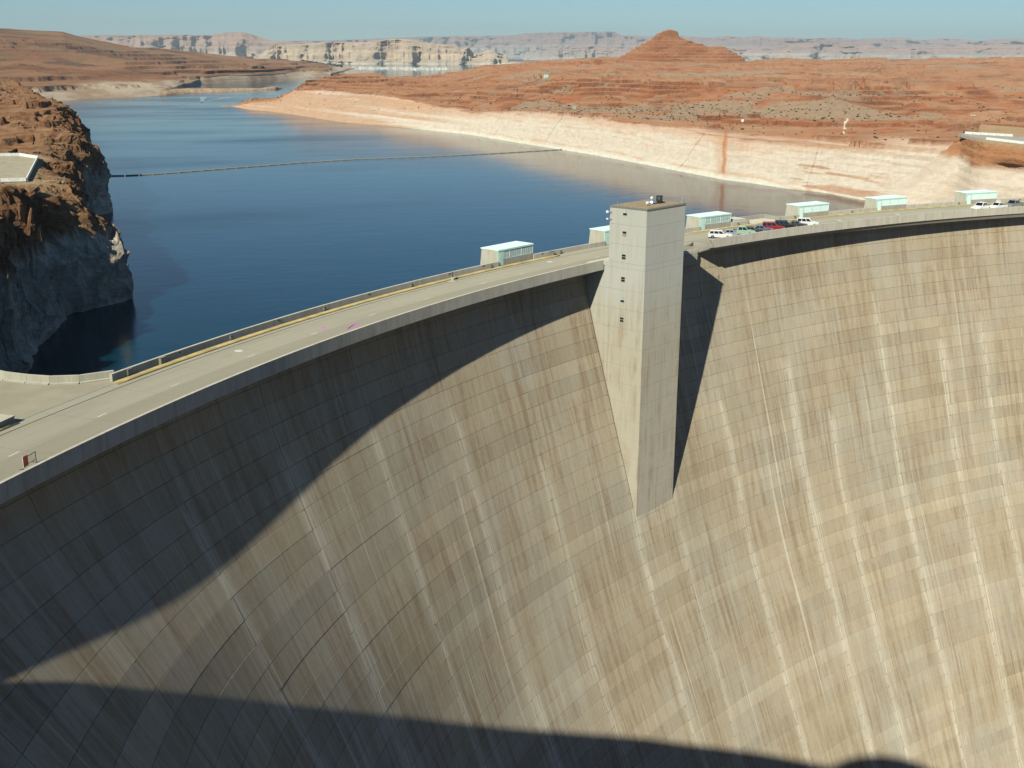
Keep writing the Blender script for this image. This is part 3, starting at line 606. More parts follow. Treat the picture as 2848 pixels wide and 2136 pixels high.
# ------------------------------------------------------------------ the dam
ZR, ZB = -0.8, -1.57
RD, RUP = 262.2, 274.3
PDD = np.array([0, 3.2, 9.6, 13.1, 16.8, 22.1, 29.5, 37.2, 47.1, 53.1, 59.6, 68.2, 74.2, 100, 140, 216.])
PRR = np.array([266.3, 266.2, 264.5, 263.5, 262.2, 260.6, 258.4, 255.8, 253, 250.9, 248.5, 244.7, 242.3, 231.5, 214.5, 182.])
def _smooth(xs, ys, lo, hi, sg, n=1200):
    g = np.linspace(lo - 4 * sg, hi + 4 * sg, n); sl0 = (ys[1] - ys[0]) / (xs[1] - xs[0]); sl1 = (ys[-1] - ys[-2]) / (xs[-1] - xs[-2])
    v = np.where(g < xs[0], ys[0] + sl0 * (g - xs[0]), np.where(g > xs[-1], ys[-1] + sl1 * (g - xs[-1]), np.interp(g, xs, ys)))
    k = np.arange(-int(3 * sg / (g[1] - g[0])), int(3 * sg / (g[1] - g[0])) + 1) * (g[1] - g[0]); kw = np.exp(-.5 * (k / sg) ** 2); kw /= kw.sum()
    h = len(k) // 2; return g[h:-h], np.convolve(v, kw, 'valid')
_kx, _ky = _smooth(np.array([-1.1, -1.0, -.9247, -.86, -.7929, -.7259, -.6582, -.5]), np.array([6.0, 3.55, 2.25, 1.68, 1.36, 1.15, 1., 1.]), -1.2, -.4, .03)
_zx, _zy = _smooth(PDD[1:], PRR[1:], 0, 216, 4.0)
def face_r(th, z):
    d = -np.asarray(z, float); base = np.interp(d, _zx, _zy); base = np.where(d < 6, np.interp(d, [0, 1.6, 6], [266.3, 266.25, float(np.interp(6, _zx, _zy))]), base)
    return 266.2 - (266.2 - base) * np.interp(th, _kx, _ky)
def pol(r, th, z): return np.stack([r * np.sin(th), r * np.cos(th), np.broadcast_to(z, np.shape(r)) + 0. * r], -1)
dam = tag(empty('arch_dam', (0, 0, 0)), 'huge curved concrete arch dam with a streaked tan face holding back the lake', 'dam')
# body behind the panels
th = np.linspace(-1.13, .78, 220); zz = np.concatenate([np.linspace(-1.6, -80, 70), np.linspace(-84, -195, 30)])
T2, Z2 = np.meshgrid(th, zz, indexing='ij')
link('body', grid('body', pol(face_r(T2, Z2) + .09, T2, Z2), M['joint'], smooth=True), dam)
T2, Z2 = np.meshgrid(th, np.array([-1.6, -10, -25, -60.]), indexing='ij')
link('upstream_face', grid('upstream_face', pol(RUP - .02 + 0 * T2, T2, Z2), M['parapet'], smooth=True, flip=True), dam)
# face panels: bays between contraction joints, lifts between pour lines
JT = [-1.122, -1.056, -.9915, -.9247, -.86, -.7929, -.7259, -.6582, -.5906, -.5136, -.4703, -.397, -.3195, -.2787, -.2079, -.1393, -.0914, -.0235, .045, .113, .18, .25, .32]
LIFT = 2.29
ztops = [-1.62, -3.7]
while ztops[-1] > -118: ztops.append(ztops[-1] - LIFT)
def proj(P):
    d = np.asarray(P) - EYE; wz = d @ np.array(FW)
    return np.stack([512 + 1152.0 * (d @ np.array(RT_)) / wz, 384 - 1152.0 * (d @ np.array(UP)) / wz], -1), wz
jcalc = rng.uniform(.35, 1., len(JT)); jstart = rng.uniform(6, 48, len(JT)); jw = rng.uniform(.9, 2.6, len(JT)); jl = rng.uniform(.3, 1.1, len(JT))
for k, (s_, c_, w_) in {9: (30, 1., 1.6), 11: (28, 1., 2.2), 12: (24, 1., 2.4), 13: (36, .95, 2.4), 14: (16, .95, 2.2), 15: (26, .9, 2.4), 16: (22, .9, 2.2), 6: (13, .9, 1.6), 7: (15, .85, 1.4), 8: (26, .8, 1.3), 5: (11, 1., 3.4), 4: (10, .8, 1.)}.items(): jstart[k], jcalc[k], jw[k] = s_, c_, w_
bandl = {8: .35, 17: .45, 25: .6, 33: .6, 41: .45}
panels = []
for bi in range(len(JT) - 1):
    t0, t1 = JT[bi], JT[bi + 1]
    for li in range(len(ztops) - 1):
        z0, z1 = ztops[li + 1], ztops[li]
        if -.5136 <= t0 < -.48 and z0 > -41: continue          # tower block covers these
        rm = float(face_r((t0 + t1) / 2, z0)); wm = rm * (t1 - t0)
        g = .035 / rm
        us = np.array([0, .09, .2, .38, .6, .8, .92, 1.])
        ths = t0 + g + (t1 - t0 - 2 * g) * us
        pr0 = rng.uniform(.0, .03)
        zt = z1 - .028; zb_ = z0 + .028
        rt = face_r(ths, zt) - pr0; rb_ = face_r(ths, zb_) - pr0
        A = pol(rt, ths, zt); Bm = pol(rb_, ths, zb_); A2 = pol(rt + .3, ths, zt); B2 = pol(rb_ + .3, ths, zb_)
        V = np.concatenate([A, Bm, A2, B2, A, Bm]); n = 8
        F = []
        for i in range(n - 1):
            F += [(4 * n + i, 4 * n + i + 1, 5 * n + i + 1, 5 * n + i), (2 * n + i, 2 * n + i + 1, i + 1, i), (n + i, n + i + 1, 3 * n + i + 1, 3 * n + i)]
        F += [(0, n, 3 * n, 2 * n), (n - 1, 3 * n - 1, 4 * n - 1, 2 * n - 1)]
        # weathering attributes
        u = ths * 262.; duv = np.stack([np.tile(u, 6), np.concatenate([np.full(n, zt), np.full(n, zb_)] * 3), np.full(6 * n, rng.uniform(0, 400))], -1)
        dL = (ths - t0) * rm; dR = (t1 - ths) * rm
        def cal(zv):
            a = .8 * jcalc[bi] * sstep(jw[bi] * .95, jw[bi] * .1, dL) * sstep(jstart[bi], jstart[bi] + 2.5, -zv)
            b = jcalc[bi + 1] * sstep(jl[bi + 1] * 1.6, jl[bi + 1] * .2, dR) * sstep(jstart[bi + 1], jstart[bi + 1] + 2.5, -zv)
            return np.clip(np.maximum(a, b) + .06, 0, 1)
        ct, cb = cal(zt), cal(zb_)
        tone = np.clip(rng.normal(.5, .13) + .12 * bandl.get(li, 0) - .16 * (li < 2), 0, 1)
        if li in bandl: ct = np.maximum(ct, .38 * bandl[li])
        cc = np.concatenate([ct, cb] * 3); pv = np.concatenate([np.ones(n), np.zeros(n)] * 3)
        c4 = proj(np.array([A[0], A[-1], Bm[-1], Bm[0]])); q = c4[0]
        area = abs(sum(q[i][0] * q[(i + 1) % 4][1] - q[(i + 1) % 4][0] * q[i][1] for i in range(4))) / 2
        cx, cy = q.mean(0); vis = (-20 < cx < 1044) and (-10 < cy < 778) and c4[1].min() > 5
        panels.append((area if vis else 0, V, F, duv, cc, tone, pv))
panels.sort(key=lambda p: -p[0])
def panel_mesh(ps, name):
    V = []; F = []; D = []; Cc = []; To = []; Pv = []; b = 0
    for a, v, f, d, c, t, pv in ps:
        V.append(v); F += [tuple(i + b for i in q) for q in f]; D.append(d); Cc.append(c); To.append(np.full(len(v), t)); Pv.append(pv); b += len(v)
    me = mesh_np(name, np.concatenate(V), np.array(F), M['dam'], True)
    setuv_pt(me, 'duv', np.concatenate(D)); setf(me, 'calc', np.concatenate(Cc)); setf(me, 'tone', np.concatenate(To)); setf(me, 'pv', np.concatenate(Pv)); return me
for p in panels[:300]: link('concrete_panel', panel_mesh([p], 'concrete_panel'), dam)
tag(link('concrete_panels', panel_mesh(panels[300:], 'concrete_panels'), dam), kind='stuff')
# smooth face further along the canyon's far side
th = np.linspace(.32, .78, 60); zz = np.linspace(-1.6, -190, 60); T2, Z2 = np.meshgrid(th, zz, indexing='ij')
me = grid('far_side_face', pol(face_r(T2, Z2), T2, Z2), M['dam'], smooth=True); setuv_pt(me, 'duv', np.stack([T2 * 262, Z2, 0 * T2], -1)); setf(me, 'calc', 0 * T2 + .1); setf(me, 'tone', 0 * T2 + .5); setf(me, 'pv', 0 * T2)
link('far_side_face', me, dam)

def ring(prof, t0, t1, n):
    """closed profile [(r,z)] swept from t0 to t1"""
    b = MB(); ts = np.linspace(t0, t1, n + 1); k = len(prof)
    for t in ts:
        for r_, z_ in prof: b.v.append((r_ * math.sin(t), r_ * math.cos(t), z_))
    for i in range(n):
        for j in range(k):
            j2 = (j + 1) % k; b.f.append((i * k + j, i * k + j2, (i + 1) * k + j2, (i + 1) * k + j))
    b.f.append(tuple(range(k))[::-1]); b.f.append(tuple(n * k + j for j in range(k)))
    return b
# crest slab and corbel
def slab(t0, t1, ri, n):
    return ring([(ri, ZR - .02), (RUP - .05, ZR - .02), (RUP - .05, -4.0), (266.45, -4.0), (266.45, -3.2), (ri, ZB)], t0, t1, n)
slab(-1.13, -.5132, RD + .36, 60).build('crest_slab', M['parapet'], dam, True)
slab(-.5132, -.398, 266.4, 16).build('crest_slab', M['parapet'], dam, True)
slab(-.398, .78, RD + .36, 110).build('crest_slab', M['parapet'], dam, True)
# downstream parapet panels
def parapet_piece(t0, t1, slant=0):
    g = .012 / RD
    b = ring([(RD, 0), (RD + .34, 0), (RD + .34, ZB - .01), (RD, ZB)], t0 + g, t1 - g, 4)
    if slant:
        t = t0 + slant; b.v[0] = (RD * math.sin(t0), RD * math.cos(t0), 0)
        for j in (2, 3): r_ = RD + (.34 if j == 2 else 0); b.v[j] = (r_ * math.sin(t), r_ * math.cos(t), ZB)
    return b
tp = -1.13
STEP = .0223
while tp < -.5142:
    t1 = min(tp + STEP, -.5135)
    if t1 > -.5135 - .006: t1 = -.5135
    parapet_piece(tp, t1).build('parapet_panel', M['concrete'], dam); tp = t1
tp = -.4002; first = True
while tp < .3:
    parapet_piece(tp, tp + STEP, .0058 if first else 0).build('parapet_panel', M['concrete'], dam); tp += STEP; first = False
parapet_piece(.3, .78).build('parapet_panel', M['concrete'], dam)

# gatehouse spots
GH = [-.5582, -.4552, -.3565, -.2505, -.1651, -.0672, .034]
GL = .0330
# upstream parapet panels (gaps at the gatehouses and at the bump-out)
gaps = [(g, g + GL) for g in GH] + [(-.3058, -.2700)]
def inside(t): return any(a <= t < b for a, b in gaps)
edges = sorted([-.8424] + [x for g in gaps for x in g] + [.78])
segs = []
for a, b in zip(edges[:-1], edges[1:]):
    if not inside((a + b) / 2): segs.append((a, b))
for a, b in segs:
    n = max(1, round((b - a) / STEP)) if a < .1 else 2
    for i in range(n):
        t0 = a + (b - a) * i / n; t1 = a + (b - a) * (i + 1) / n; g = .01 / RUP
        ring([(RUP - .34, ZR - .015), (RUP - .34, 0), (RUP, 0), (RUP, -1.9)], t0 + g, t1 - g, 3).build('upstream_parapet_panel', M['concrete'], dam)
# bump-out in the upstream parapet
ring([(278.1, -1.2), (278.1, 0), (278.45, 0), (278.45, -1.2)], -.3045, -.2705, 4).build('bay_wall', M['parapet'], dam)
ring([(274.0, -1.2), (274.0, 0), (278.1, 0), (278.1, -1.2)], -.2719, -.2706, 1).build('bay_wall', M['parapet'], dam)
ring([(274.0, -1.2), (274.0, 0), (278.1, 0), (278.1, -1.2)], -.3056, -.3043, 1).build('bay_wall', M['parapet'], dam)
ring([(273.9, -1.4), (273.9, -.75), (278.2, -.75), (278.2, -1.4)], -.3042, -.2720, 4).build('bay_floor', M['lightconcrete'], dam)
ring([(274.4, -.7), (274.4, .35), (277.5, .35), (277.5, -.7)], -.3190, -.3062, 3).build('bay_plinth', M['lightconcrete'], dam)

# plaza at the near end: curved flaring wall, made of cast panels
pw = [(-204.2, 183.7), (-207.6, 182.9), (-210.4, 183.5), (-212.6, 184.9), (-214.7, 186.7), (-217.5, 190.0), (-221, 196)]
def seg_wall(p, q, z0, z1, th_, name, mat, par):
    p = Vector((*p, 0)); q = Vector((*q, 0)); d = (q - p).normalized(); nrm = Vector((-d.y, d.x, 0)) * th_
    p = p + d * .015; q = q - d * .015
    b = MB(); b.poly8([(*(p)[:2], z0), (*(q)[:2], z0), (*(q + nrm)[:2], z0), (*(p + nrm)[:2], z0), (*(p)[:2], z1), (*(q)[:2], z1), (*(q + nrm)[:2], z1), (*(p + nrm)[:2], z1)])
    return b.build(name, mat, par)
plw = tag(empty('plaza_wall', (-210, 184, 0)), 'pale curved concrete wall round the paved apron at the near end of the dam', 'wall')
for p, q in zip(pw[:-1], pw[1:]):
    o_ = seg_wall(p, q, -3.0, 0.02, -.32, 'wall_panel', M['lightconcrete'], plw); o_.matrix_parent_inverse = Matrix.Translation((210, -184, 0))
    o_ = seg_wall(p, q, -1.2, -.66, .35, 'kerb', M['lightconcrete'], plw); o_.matrix_parent_inverse = Matrix.Translation((210, -184, 0))
b = MB(); pts = [(-204.0, 183.5), (-207.6, 183.0), (-210.4, 183.6), (-212.6, 185.0), (-214.7, 186.8), (-217.5, 190.1), (-221, 196), (-245, 196), (-262, 150), (-236, 140)]
b.v = [(x, y, ZR - .012) for x, y in pts] + [(x, y, -6) for x, y in pts]; n = len(pts)
b.f = [tuple(range(n))] + [(i, i + n, (i + 1) % n + n, (i + 1) % n) for i in range(n)]
ap = b.mesh('plaza', M['gravel']); ap.materials.clear(); ap.materials.append(plain('apron_concrete', (.30, .275, .20), .9, var=.08, scale=.3)); struct('plaza', ap)

# ------------------------------------------------------------------ crest road
def ribbon(name, r0, r1, t0, t1, z, mat, n=200, nr=2):
    ts = np.linspace(t0, t1, n); rs = np.linspace(r0, r1, nr); T_, R_ = np.meshgrid(ts, rs, indexing='ij')
    me = grid(name, pol(R_, T_, z), mat, smooth=True); setuv_pt(me, 'duv', np.stack([T_ * 268, R_, 0 * T_], -1)); return me
road = struct('crest_road', ribbon('crest_road', RD + .34, RUP - .34, -1.13, -.5132, ZR, M['road'], 120))
road2 = struct('crest_road', ribbon('crest_road', 266.4, RUP - .34, -.5132, -.398, ZR, M['road'], 40))
road3 = struct('crest_road', ribbon('crest_road', RD + .34, RUP - .34, -.398, .78, ZR, M['road'], 220))
link('gutter', ribbon('gutter', 271.82, 271.96, -1.13, .78, ZR + .004, M['gutter'], 300), road)
link('walk_joint', ribbon('walk_joint', 273.25, 273.4, -.897, -.8445, ZR + .004, M['greybox'], 20), road)
def kerb(t0, t1, n): return ring([(272.66, ZR), (272.72, ZR + .17), (273.42, ZR + .17), (273.42, ZR)], t0, t1, n).build('yellow_kerb', M['yellow'], road, True)
kerb(-1.1, -.8952, 20); kerb(-.8445, -.506, 60)
kerb(-.37, .78, 120)
for t in (-.9204, -.8775, -.8368, -.7888, -.7444, -.6997, -.6542, -.6036, -.5676, -.5252, -.494):
    link('lane_dash', ribbon('lane_dash', 267.35, 267.49, t - .0024, t + .0024, ZR + .004, M['dash'], 3), road)
for t, r_ in ((-.7844, 270.0), (-.5266, 270.4), (-.232, 267.6), (-.166, 268)):
    b = MB(); b.tube((0, 0, 0), (0, 0, .012), .48, n=20); link('cover_plate', b.mesh('cover_plate', M['dash']), road, (r_ * math.sin(t), r_ * math.cos(t), ZR + .003))
def paint(pts, wd, closed=True):
    b = MB(); P = [Vector((r_ * math.sin(t), r_ * math.cos(t), ZR + .004)) for r_, t in pts]
    if closed: P.append(P[0])
    for p, q in zip(P[:-1], P[1:]):
        d = (q - p).normalized(); nn = Vector((-d.y, d.x, 0)) * wd / 2; k = len(b.v)
        b.v += [tuple(p - nn), tuple(q - nn), tuple(q + nn), tuple(p + nn)]; b.f.append((k, k + 1, k + 2, k + 3))
    return link('survey_mark', b.mesh('survey_mark', M['magenta']), road)
paint([(268.6, -.7315), (268.0, -.7328), (267.1, -.7362), (266.9, -.7384), (267.4, -.7376), (268.1, -.7340)], .09)
paint([(265.2, -.7308), (265.6, -.7262), (266.0, -.7215), (266.2, -.7172), (265.8, -.7180), (265.4, -.7226), (265.1, -.7275)], .12)
paint([(265.4, -.7290), (265.8, -.7240), (266.0, -.7195)], .22, False)

# ------------------------------------------------------------------ elevator tower
fb = Vector((-124.818, 221.723, 0)); rbv = Vector((-115.441, 226.805, 0)); ex = (rbv - fb).normalized(); ey = Vector((-ex.y, ex.x, 0)); WT = (rbv - fb).length; DT = 7.04
tw = empty('elevator_tower', fb, math.atan2(ex.y, ex.x)); tag(tw, 'tall square concrete elevator tower standing against the face of the dam', 'tower')
ZT = 8.72
def tower_mat():
    mt, n, b = newmat('tower_concrete'); T = NT(n); oc = T.node('ShaderNodeTexCoord').outputs['Object']; sp = T.node('ShaderNodeSeparateXYZ'); T.set(sp.inputs[0], oc)
    s1 = T.noise(T.vscale(oc, (1.3, 1.3, .07)), 1, 4, .65); s2 = T.noise(T.vscale(oc, (5, 5, .2)), 1, 3, .6); pt = T.noise(T.vscale(oc, (.3, .3, .25)), 1, 5, .65)
    band = T.noise(T.vscale(oc, (.05, .05, .33)), 1, 2, .5)
    k = T.ramp(T.math('ADD', T.math('ADD', sp.outputs[2], T.math('MULTIPLY', band, 9.)), T.math('MULTIPLY', s1, 6.)), 8., -8.)
    c = T.mix(k, (.42, .43, .385), (.40, .375, .30))
    c = T.mix(T.math('MULTIPLY', T.ramp(s1, .6, .36), T.math('MULTIPLY', T.ramp(pt, .35, .6), .75)), c, T.mix(k, (.385, .38, .325), (.31, .25, .165)))
    c = T.mix(T.math('MULTIPLY', T.ramp(s2, .5, .75), .4), c, (.50, .49, .425))
    T.set(b.inputs['Base Color'], c); b.inputs['Roughness'].default_value = .9; b.inputs['Specular IOR Level'].default_value = .12
    T.set(b.inputs['Normal'], T.bump(s2, .2, .04)); return mt
M['tower1'] = tower_mat()
bands = [ZT - .25, 5.91, 2.82, -.1, -.94, -4.43, -7.51, -10.6]
while bands[-1] > -47: bands.append(bands[-1] - 3.05)
for i in range(len(bands) - 1):
    z1, z0 = bands[i], bands[i + 1]; dep = DT if z0 >= -.2 else (7.85 if z1 > -.5 else 13.2); j = rng.uniform(0, .015)
    b = MB(); b.box(-j, WT + j, -j, dep, z0 + .014, z1 - .014); b.build('concrete_lift', M['tower1'], tw)
MB().box(.04, WT - .04, .04, DT - .04, -1.5, ZT - .3).build('core', M['joint'], tw)
MB().box(.04, WT - .04, .04, 13.1, -47, -1.1).build('core', M['joint'], tw)
b = MB(); b.box(-.08, WT + .08, -.08, DT + .08, ZT - .27, ZT - .02); b.build('roof_edge', M['greybox'], tw)
MB().box(.1, WT - .1, .1, DT - .1, ZT - .03, ZT + .03).build('roof', M['roofgravel'], tw)
for i, z in enumerate((7.77, 4.5, .88, -2.72, -6.02, -9.24)):
    y0, y1 = 4.11 - .36, 4.11 + .36
    fr = MB(); fr.box(-.05, .06, y0 - .07, y0, z - .45, z + .45).box(-.05, .06, y1, y1 + .07, z - .45, z + .45).box(-.05, .06, y0, y1, z + .38, z + .45).box(-.05, .06, y0, y1, z - .45, z - .38).box(-.045, .06, y0, y1, z - .03, z + .03)
    wn = fr.build('window', M['concrete'], tw)
    MB().box(-.025, .05, y0 + .002, y1 - .002, z + .032, z + .378).build('pane', M['pane'] if i in (0, 4) else M['darkglass'], wn)
    MB().box(-.025, .05, y0 + .002, y1 - .002, z - .378, z - .032).build('pane', M['darkglass'] if i != 1 else M['box'], wn)
def on_roof(wx, wy): d = Vector((wx, wy, 0)) - fb; return d.dot(ex), d.dot(ey)
x, y = on_roof(-121.2, 227.4)
b = MB(); b.tube((x, y, ZT), (x, y, ZT + .25), .28, n=10).tube((x, y, ZT + .2), (x, y, ZT + .55), .85, .7, 16).tube((x, y, ZT + .55), (x, y, ZT + .75), .72, .3, 16); v_ = b.build('roof_vent', M['steel'], tw); MB().ball((x, y, ZT + .95), .24).build('vent_cap', M['frame'], v_, True)
b = MB(); x, y = on_roof(-119.6, 227.9); b.tube((x, y, ZT), (x, y, ZT + 1.15), .52, n=16).tube((x, y, ZT + 1.15), (x, y, ZT + 1.2), .56, .5, 16); b.build('roof_drum', M['darksteel'], tw, True)
MB().box(x - 1.1, x + .7, y - .65, y - .5, ZT + .05, ZT + .1).build('drum_tray', M['darksteel'], tw)
x, y = on_roof(-123.2, 224.9); b = MB(); b.tube((x, y, ZT), (x, y, ZT + .35), .06, n=8); d_ = b.build('beacon_post', M['steel'], tw); MB().ball((x, y, ZT + .5), .27).build('beacon', M['frame'], d_, True)
for wx, wy, h in ((-115.4, 227.9, .95), (-126.9, 228.0, .6), (-123.9, 223.0, .55)):
    x, y = on_roof(wx, wy); b = MB(); b.tube((x, y, ZT), (x, y, ZT + h), .05, .025, 6)
    if h > .9: b.tube((x - .25, y, ZT), (x, y, ZT + h * .8), .03, n=6).tube((x + .25, y, ZT), (x, y, ZT + h * .8), .03, n=6)
    b.build('antenna', M['steel'], tw)
for z in (7.7, 6.6):
    b = MB(); b.tube((-.02, 6.6, z), (-.65, 6.95, z + .05), .05, n=8); a_ = b.build('lamp_arm', M['steel'], tw); MB().ball((-.72, 7.0, z + .05), .25 if z > 7 else .17).build('floodlight', M['frame'], a_, True)
# landing between the tower and the road
lb = ring([(264.7, -4.6), (264.7, -2.5), (266.38, -2.5), (266.38, -4.6)], -.4690, -.4012, 8).build('landing', M['parapet'], dam)
ring([(264.75, -2.5), (264.75, -1.9), (264.95, -1.9), (264.95, -2.5)], -.4680, -.4015, 8).build('landing_wall', M['concrete'], dam)
b = MB(); b.v = []
ring([(265.1, -2.5), (265.1, -1.0), (266.2, -1.0), (266.2, -2.5)], -.4690, -.4480, 3).build('landing_cabin', M['darksteel'], dam)

# ------------------------------------------------------------------ gatehouses
def gatehouse(t, label, glazed):
    r0 = 274.2; o = empty('gatehouse', (r0 * math.sin(t), r0 * math.cos(t), ZR), -(t + GL / 2)); L = GL * 274.4 - .05; Ht = 2.55
    tag(o, label, 'gatehouse', 'gatehouses along the upstream edge of the dam')
    # x along the crest, y upstream
    b = MB(); b.poly8([(0.02, .06, -1.2), (L, .06, -1.2), (L, 6.2, -24), (.02, 6.2, -24), (.02, .06, Ht - .12), (L, .06, Ht - .12), (L, 3.38, Ht - .12), (.02, 3.38, Ht - .12)])
    b.build('body', M['lightconcrete'], o)
    b = MB(); b.poly8([(-.06, -.10, Ht - .10), (L + .06, -.10, Ht - .10), (L + .06, 3.55, Ht - .06), (-.06, 3.55, Ht - .06), (-.06, -.10, Ht + .04), (L + .06, -.10, Ht + .04), (L + .06, 3.55, Ht + .08), (-.06, 3.55, Ht + .08)])
    rf = b.build('roof', M['mintpale'], o)
    MB().box(-.04, L + .04, -.115, -.10, Ht - .22, Ht - .02).build('fascia_board', M['mint'], rf)
    d = MB().box(.02, 1.42, -.06, .055, .0, Ht - .11).build('door', M['mint'], o)
    MB().box(.30, 1.2, -.085, -.058, .08, 2.05).build('door_leaf', M['mintpale'] if not glazed else M['mint'], d)
    MB().box(1.43, L - .02, -.03, .055, .0, .98).build('sill_wall', M['parapet'], o)
    fr = MB().box(1.43, L - .02, -.05, .05, .98, 1.12).box(1.43, L - .02, -.05, .05, 2.2, Ht - .11).box(L - .2, L - .02, -.05, .05, 1.12, 2.2).build('window_frame', M['mint'] if glazed else M['mintpale'], o)
    xs = [1.5, 2.95, 5.9, L - .25] if glazed else [1.5, 4.0, 6.5, L - .25]
    for a, c in zip(xs[:-1], xs[1:]):
        w_ = MB().box(a + .06, c - .06, -.02, .05, 1.13, 2.19).build('window' if glazed else 'wall_panel', M['pane'] if glazed else M['mintpale'], o)
        MB().box(a - .02, a + .055, -.07, .05, 1.1, 2.2).build('mullion', M['frame'] if glazed else M['mint'], w_)
        if glazed:
            k = int((c - a) / .5)
            mb = MB()
            for q in range(1, k): xx = a + (c - a) * q / k; mb.box(xx - .015, xx + .015, -.035, -.018, 1.13, 2.19)
            mb.build('glazing_bars', M['frame'], w_)
    return o
for t, l, g in zip(GH, ['mint-roofed concrete gatehouse with three windows, alone to the left of the elevator tower', 'gatehouse mostly hidden behind the elevator tower, its pale side wall showing', 'mint-roofed gatehouse just right of the elevator tower, windows facing the parked cars',
        'second mint-roofed gatehouse right of the tower, beyond the row of parked cars', 'third mint-roofed gatehouse right of the tower, midway to the white pickups', 'mint-roofed gatehouse at the far right, behind the white pickup trucks', 'mint-roofed gatehouse beyond the right end of the view'], (1, 1, 1, 0, 0, 0, 0)):
    if t < .02: gatehouse(t, l, g)

# ------------------------------------------------------------------ small fixtures on the crest
def at(r_, t, z=ZR): return (r_ * math.sin(t), r_ * math.cos(t), z)
def fixture(name, t, r_, sx, sy, sz, z, mat, label, cat, group=None):
    o = empty(name, at(r_, t, z), -t); tag(o, label, cat, group)
    MB().box(-sx / 2, sx / 2, -sy / 2, sy / 2, 0, sz).build('cabinet', mat, o)
    MB().box(-sx / 2 - .03, sx / 2 + .03, -sy / 2 - .03, sy / 2 + .01, sz, sz + .05).build('lid', M['greybox'], o)
    MB().box(-sx / 2 + .05, sx / 2 - .05, -sy / 2 - .02, -sy / 2, .06, sz - .08).build('cabinet_door', M['parapet'], o); return o
fixture('wall_cabinet', -.8331, 273.86, .75, .14, .55, ZR + .15, M['greybox'], 'flat grey cabinet on the parapet where the paved apron begins', 'cabinet')
fixture('power_cabinet', -.8146, 273.78, .85, .30, .72, ZR + .02, M['box'], 'tan cabinet standing out from the upstream parapet near the apron', 'cabinet')
fixture('power_cabinet', -.5097, 273.70, 1.0, .40, .78, ZR + .02, M['greybox'], 'squat concrete-grey cabinet on the parapet just left of the tower', 'cabinet')
ORD = ['first', 'second', 'third', 'fourth', 'fifth', 'sixth', 'seventh', 'eighth', 'ninth', 'tenth']
for k_, t in enumerate((-.7717, -.7057, -.6362, -.5660, -.5004, -.3170, -.2555, -.1930, -.0760, -.0103)):
    o = empty('walkway_light', at(273.85, t, ZR + .17), -t); tag(o, ORD[k_] + ' small dark light fitting along the upstream parapet, counted from the paved apron', 'light', 'low lights along the upstream parapet')
    MB().box(-.16, .16, -.1, .08, 0, .42).build('housing', M['greybox'], o); MB().box(-.12, .12, -.2, -.1, .3, .44).build('hood', M['darksteel'], o); MB().box(-.1, .1, -.12, -.1, .08, .28).build('lens', M['pane'], o)
for k_, t in enumerate((-.8035, -.7385, -.6705, -.603, -.5725, -.5175)):
    o = empty('scupper', at(RUP - .36, t, -.12), -t); tag(o, ORD[k_] + ' small dark drain slot near the top of the upstream parapet, counted from the apron', 'drain', 'drain slots in the upstream parapet')
    MB().box(-.14, .14, -.02, .03, -.12, .04).build('slot', M['gutter'], o); MB().box(-.18, .18, -.03, .03, .04, .07).build('slot_lip', M['parapet'], o)
# portable sign by the kerb
o = empty('notice_board', at(272.3, -.6085), .6085 + .5); tag(o, 'yellowish notice board on a white folding stand beside the yellow kerb', 'sign')
MB().box(-.55, .55, -.03, .03, .55, 1.35).build('board', M['box'], o)
for s_ in (-1, 1): MB().tube((s_ * .5, -.05, 0), (s_ * .5, 0, 1.4), .035).build('post', M['frame'], o); MB().tube((s_ * .5, -.5, .03), (s_ * .5, .5, .03), .035).build('foot', M['frame'], o)
# barricade with red-orange sign beside the near parapet
bx0 = Vector((-211.9, 157.5, ZR)); bx1 = Vector((-211.0, 159.1, ZR)); o = empty('barricade', (bx0 + bx1) / 2, math.atan2((bx1 - bx0).y, (bx1 - bx0).x)); tag(o, 'metal barricade with a red-orange sign panel beside the near parapet', 'barricade')
hl = (bx1 - bx0).length / 2
for s_ in (-1, 1): MB().tube((s_ * hl, 0, 0), (s_ * hl, 0, .95), .03).build('post', M['darksteel'], o); MB().tube((s_ * hl, -.35, .03), (s_ * hl, .35, .03), .03).build('foot', M['darksteel'], o)
MB().tube((-hl, 0, .93), (hl, 0, .93), .03).build('top_rail', M['darksteel'], o); MB().tube((-hl, 0, .3), (hl, 0, .3), .025).build('bottom_rail', M['darksteel'], o)
for k in range(9): xx = -hl + 2 * hl * (k + 1) / 10; MB().tube((xx, 0, .3), (xx, 0, .93), .008, n=6).build('bar', M['darksteel'], o)
pn = MB().box(-hl - .05, -hl + .62, -.07, -.04, .28, 1.12).build('sign_panel', M['red'], o)
MB().box(-hl - .07, -hl + .64, -.075, -.035, .20, .28).build('sign_edge', M['white'], pn); MB().box(-hl - .09, -hl - .05, -.075, -.035, .28, 1.14).build('sign_edge', M['white'], pn)
# low concrete block at the left border
o = empty('concrete_plinth', (-213.6, 170.6, ZR), math.atan2(1.5, 1.)); tag(o, 'low concrete plinth with pale flat top at the left border, beside the kerb', 'plinth')
MB().box(-2.2, .55, -.2, 2.6, 0, .62).build('base', M['parapet'], o); MB().box(-2.26, .6, -.26, 2.66, .62, .72).build('cap', M['lightconcrete'], o)

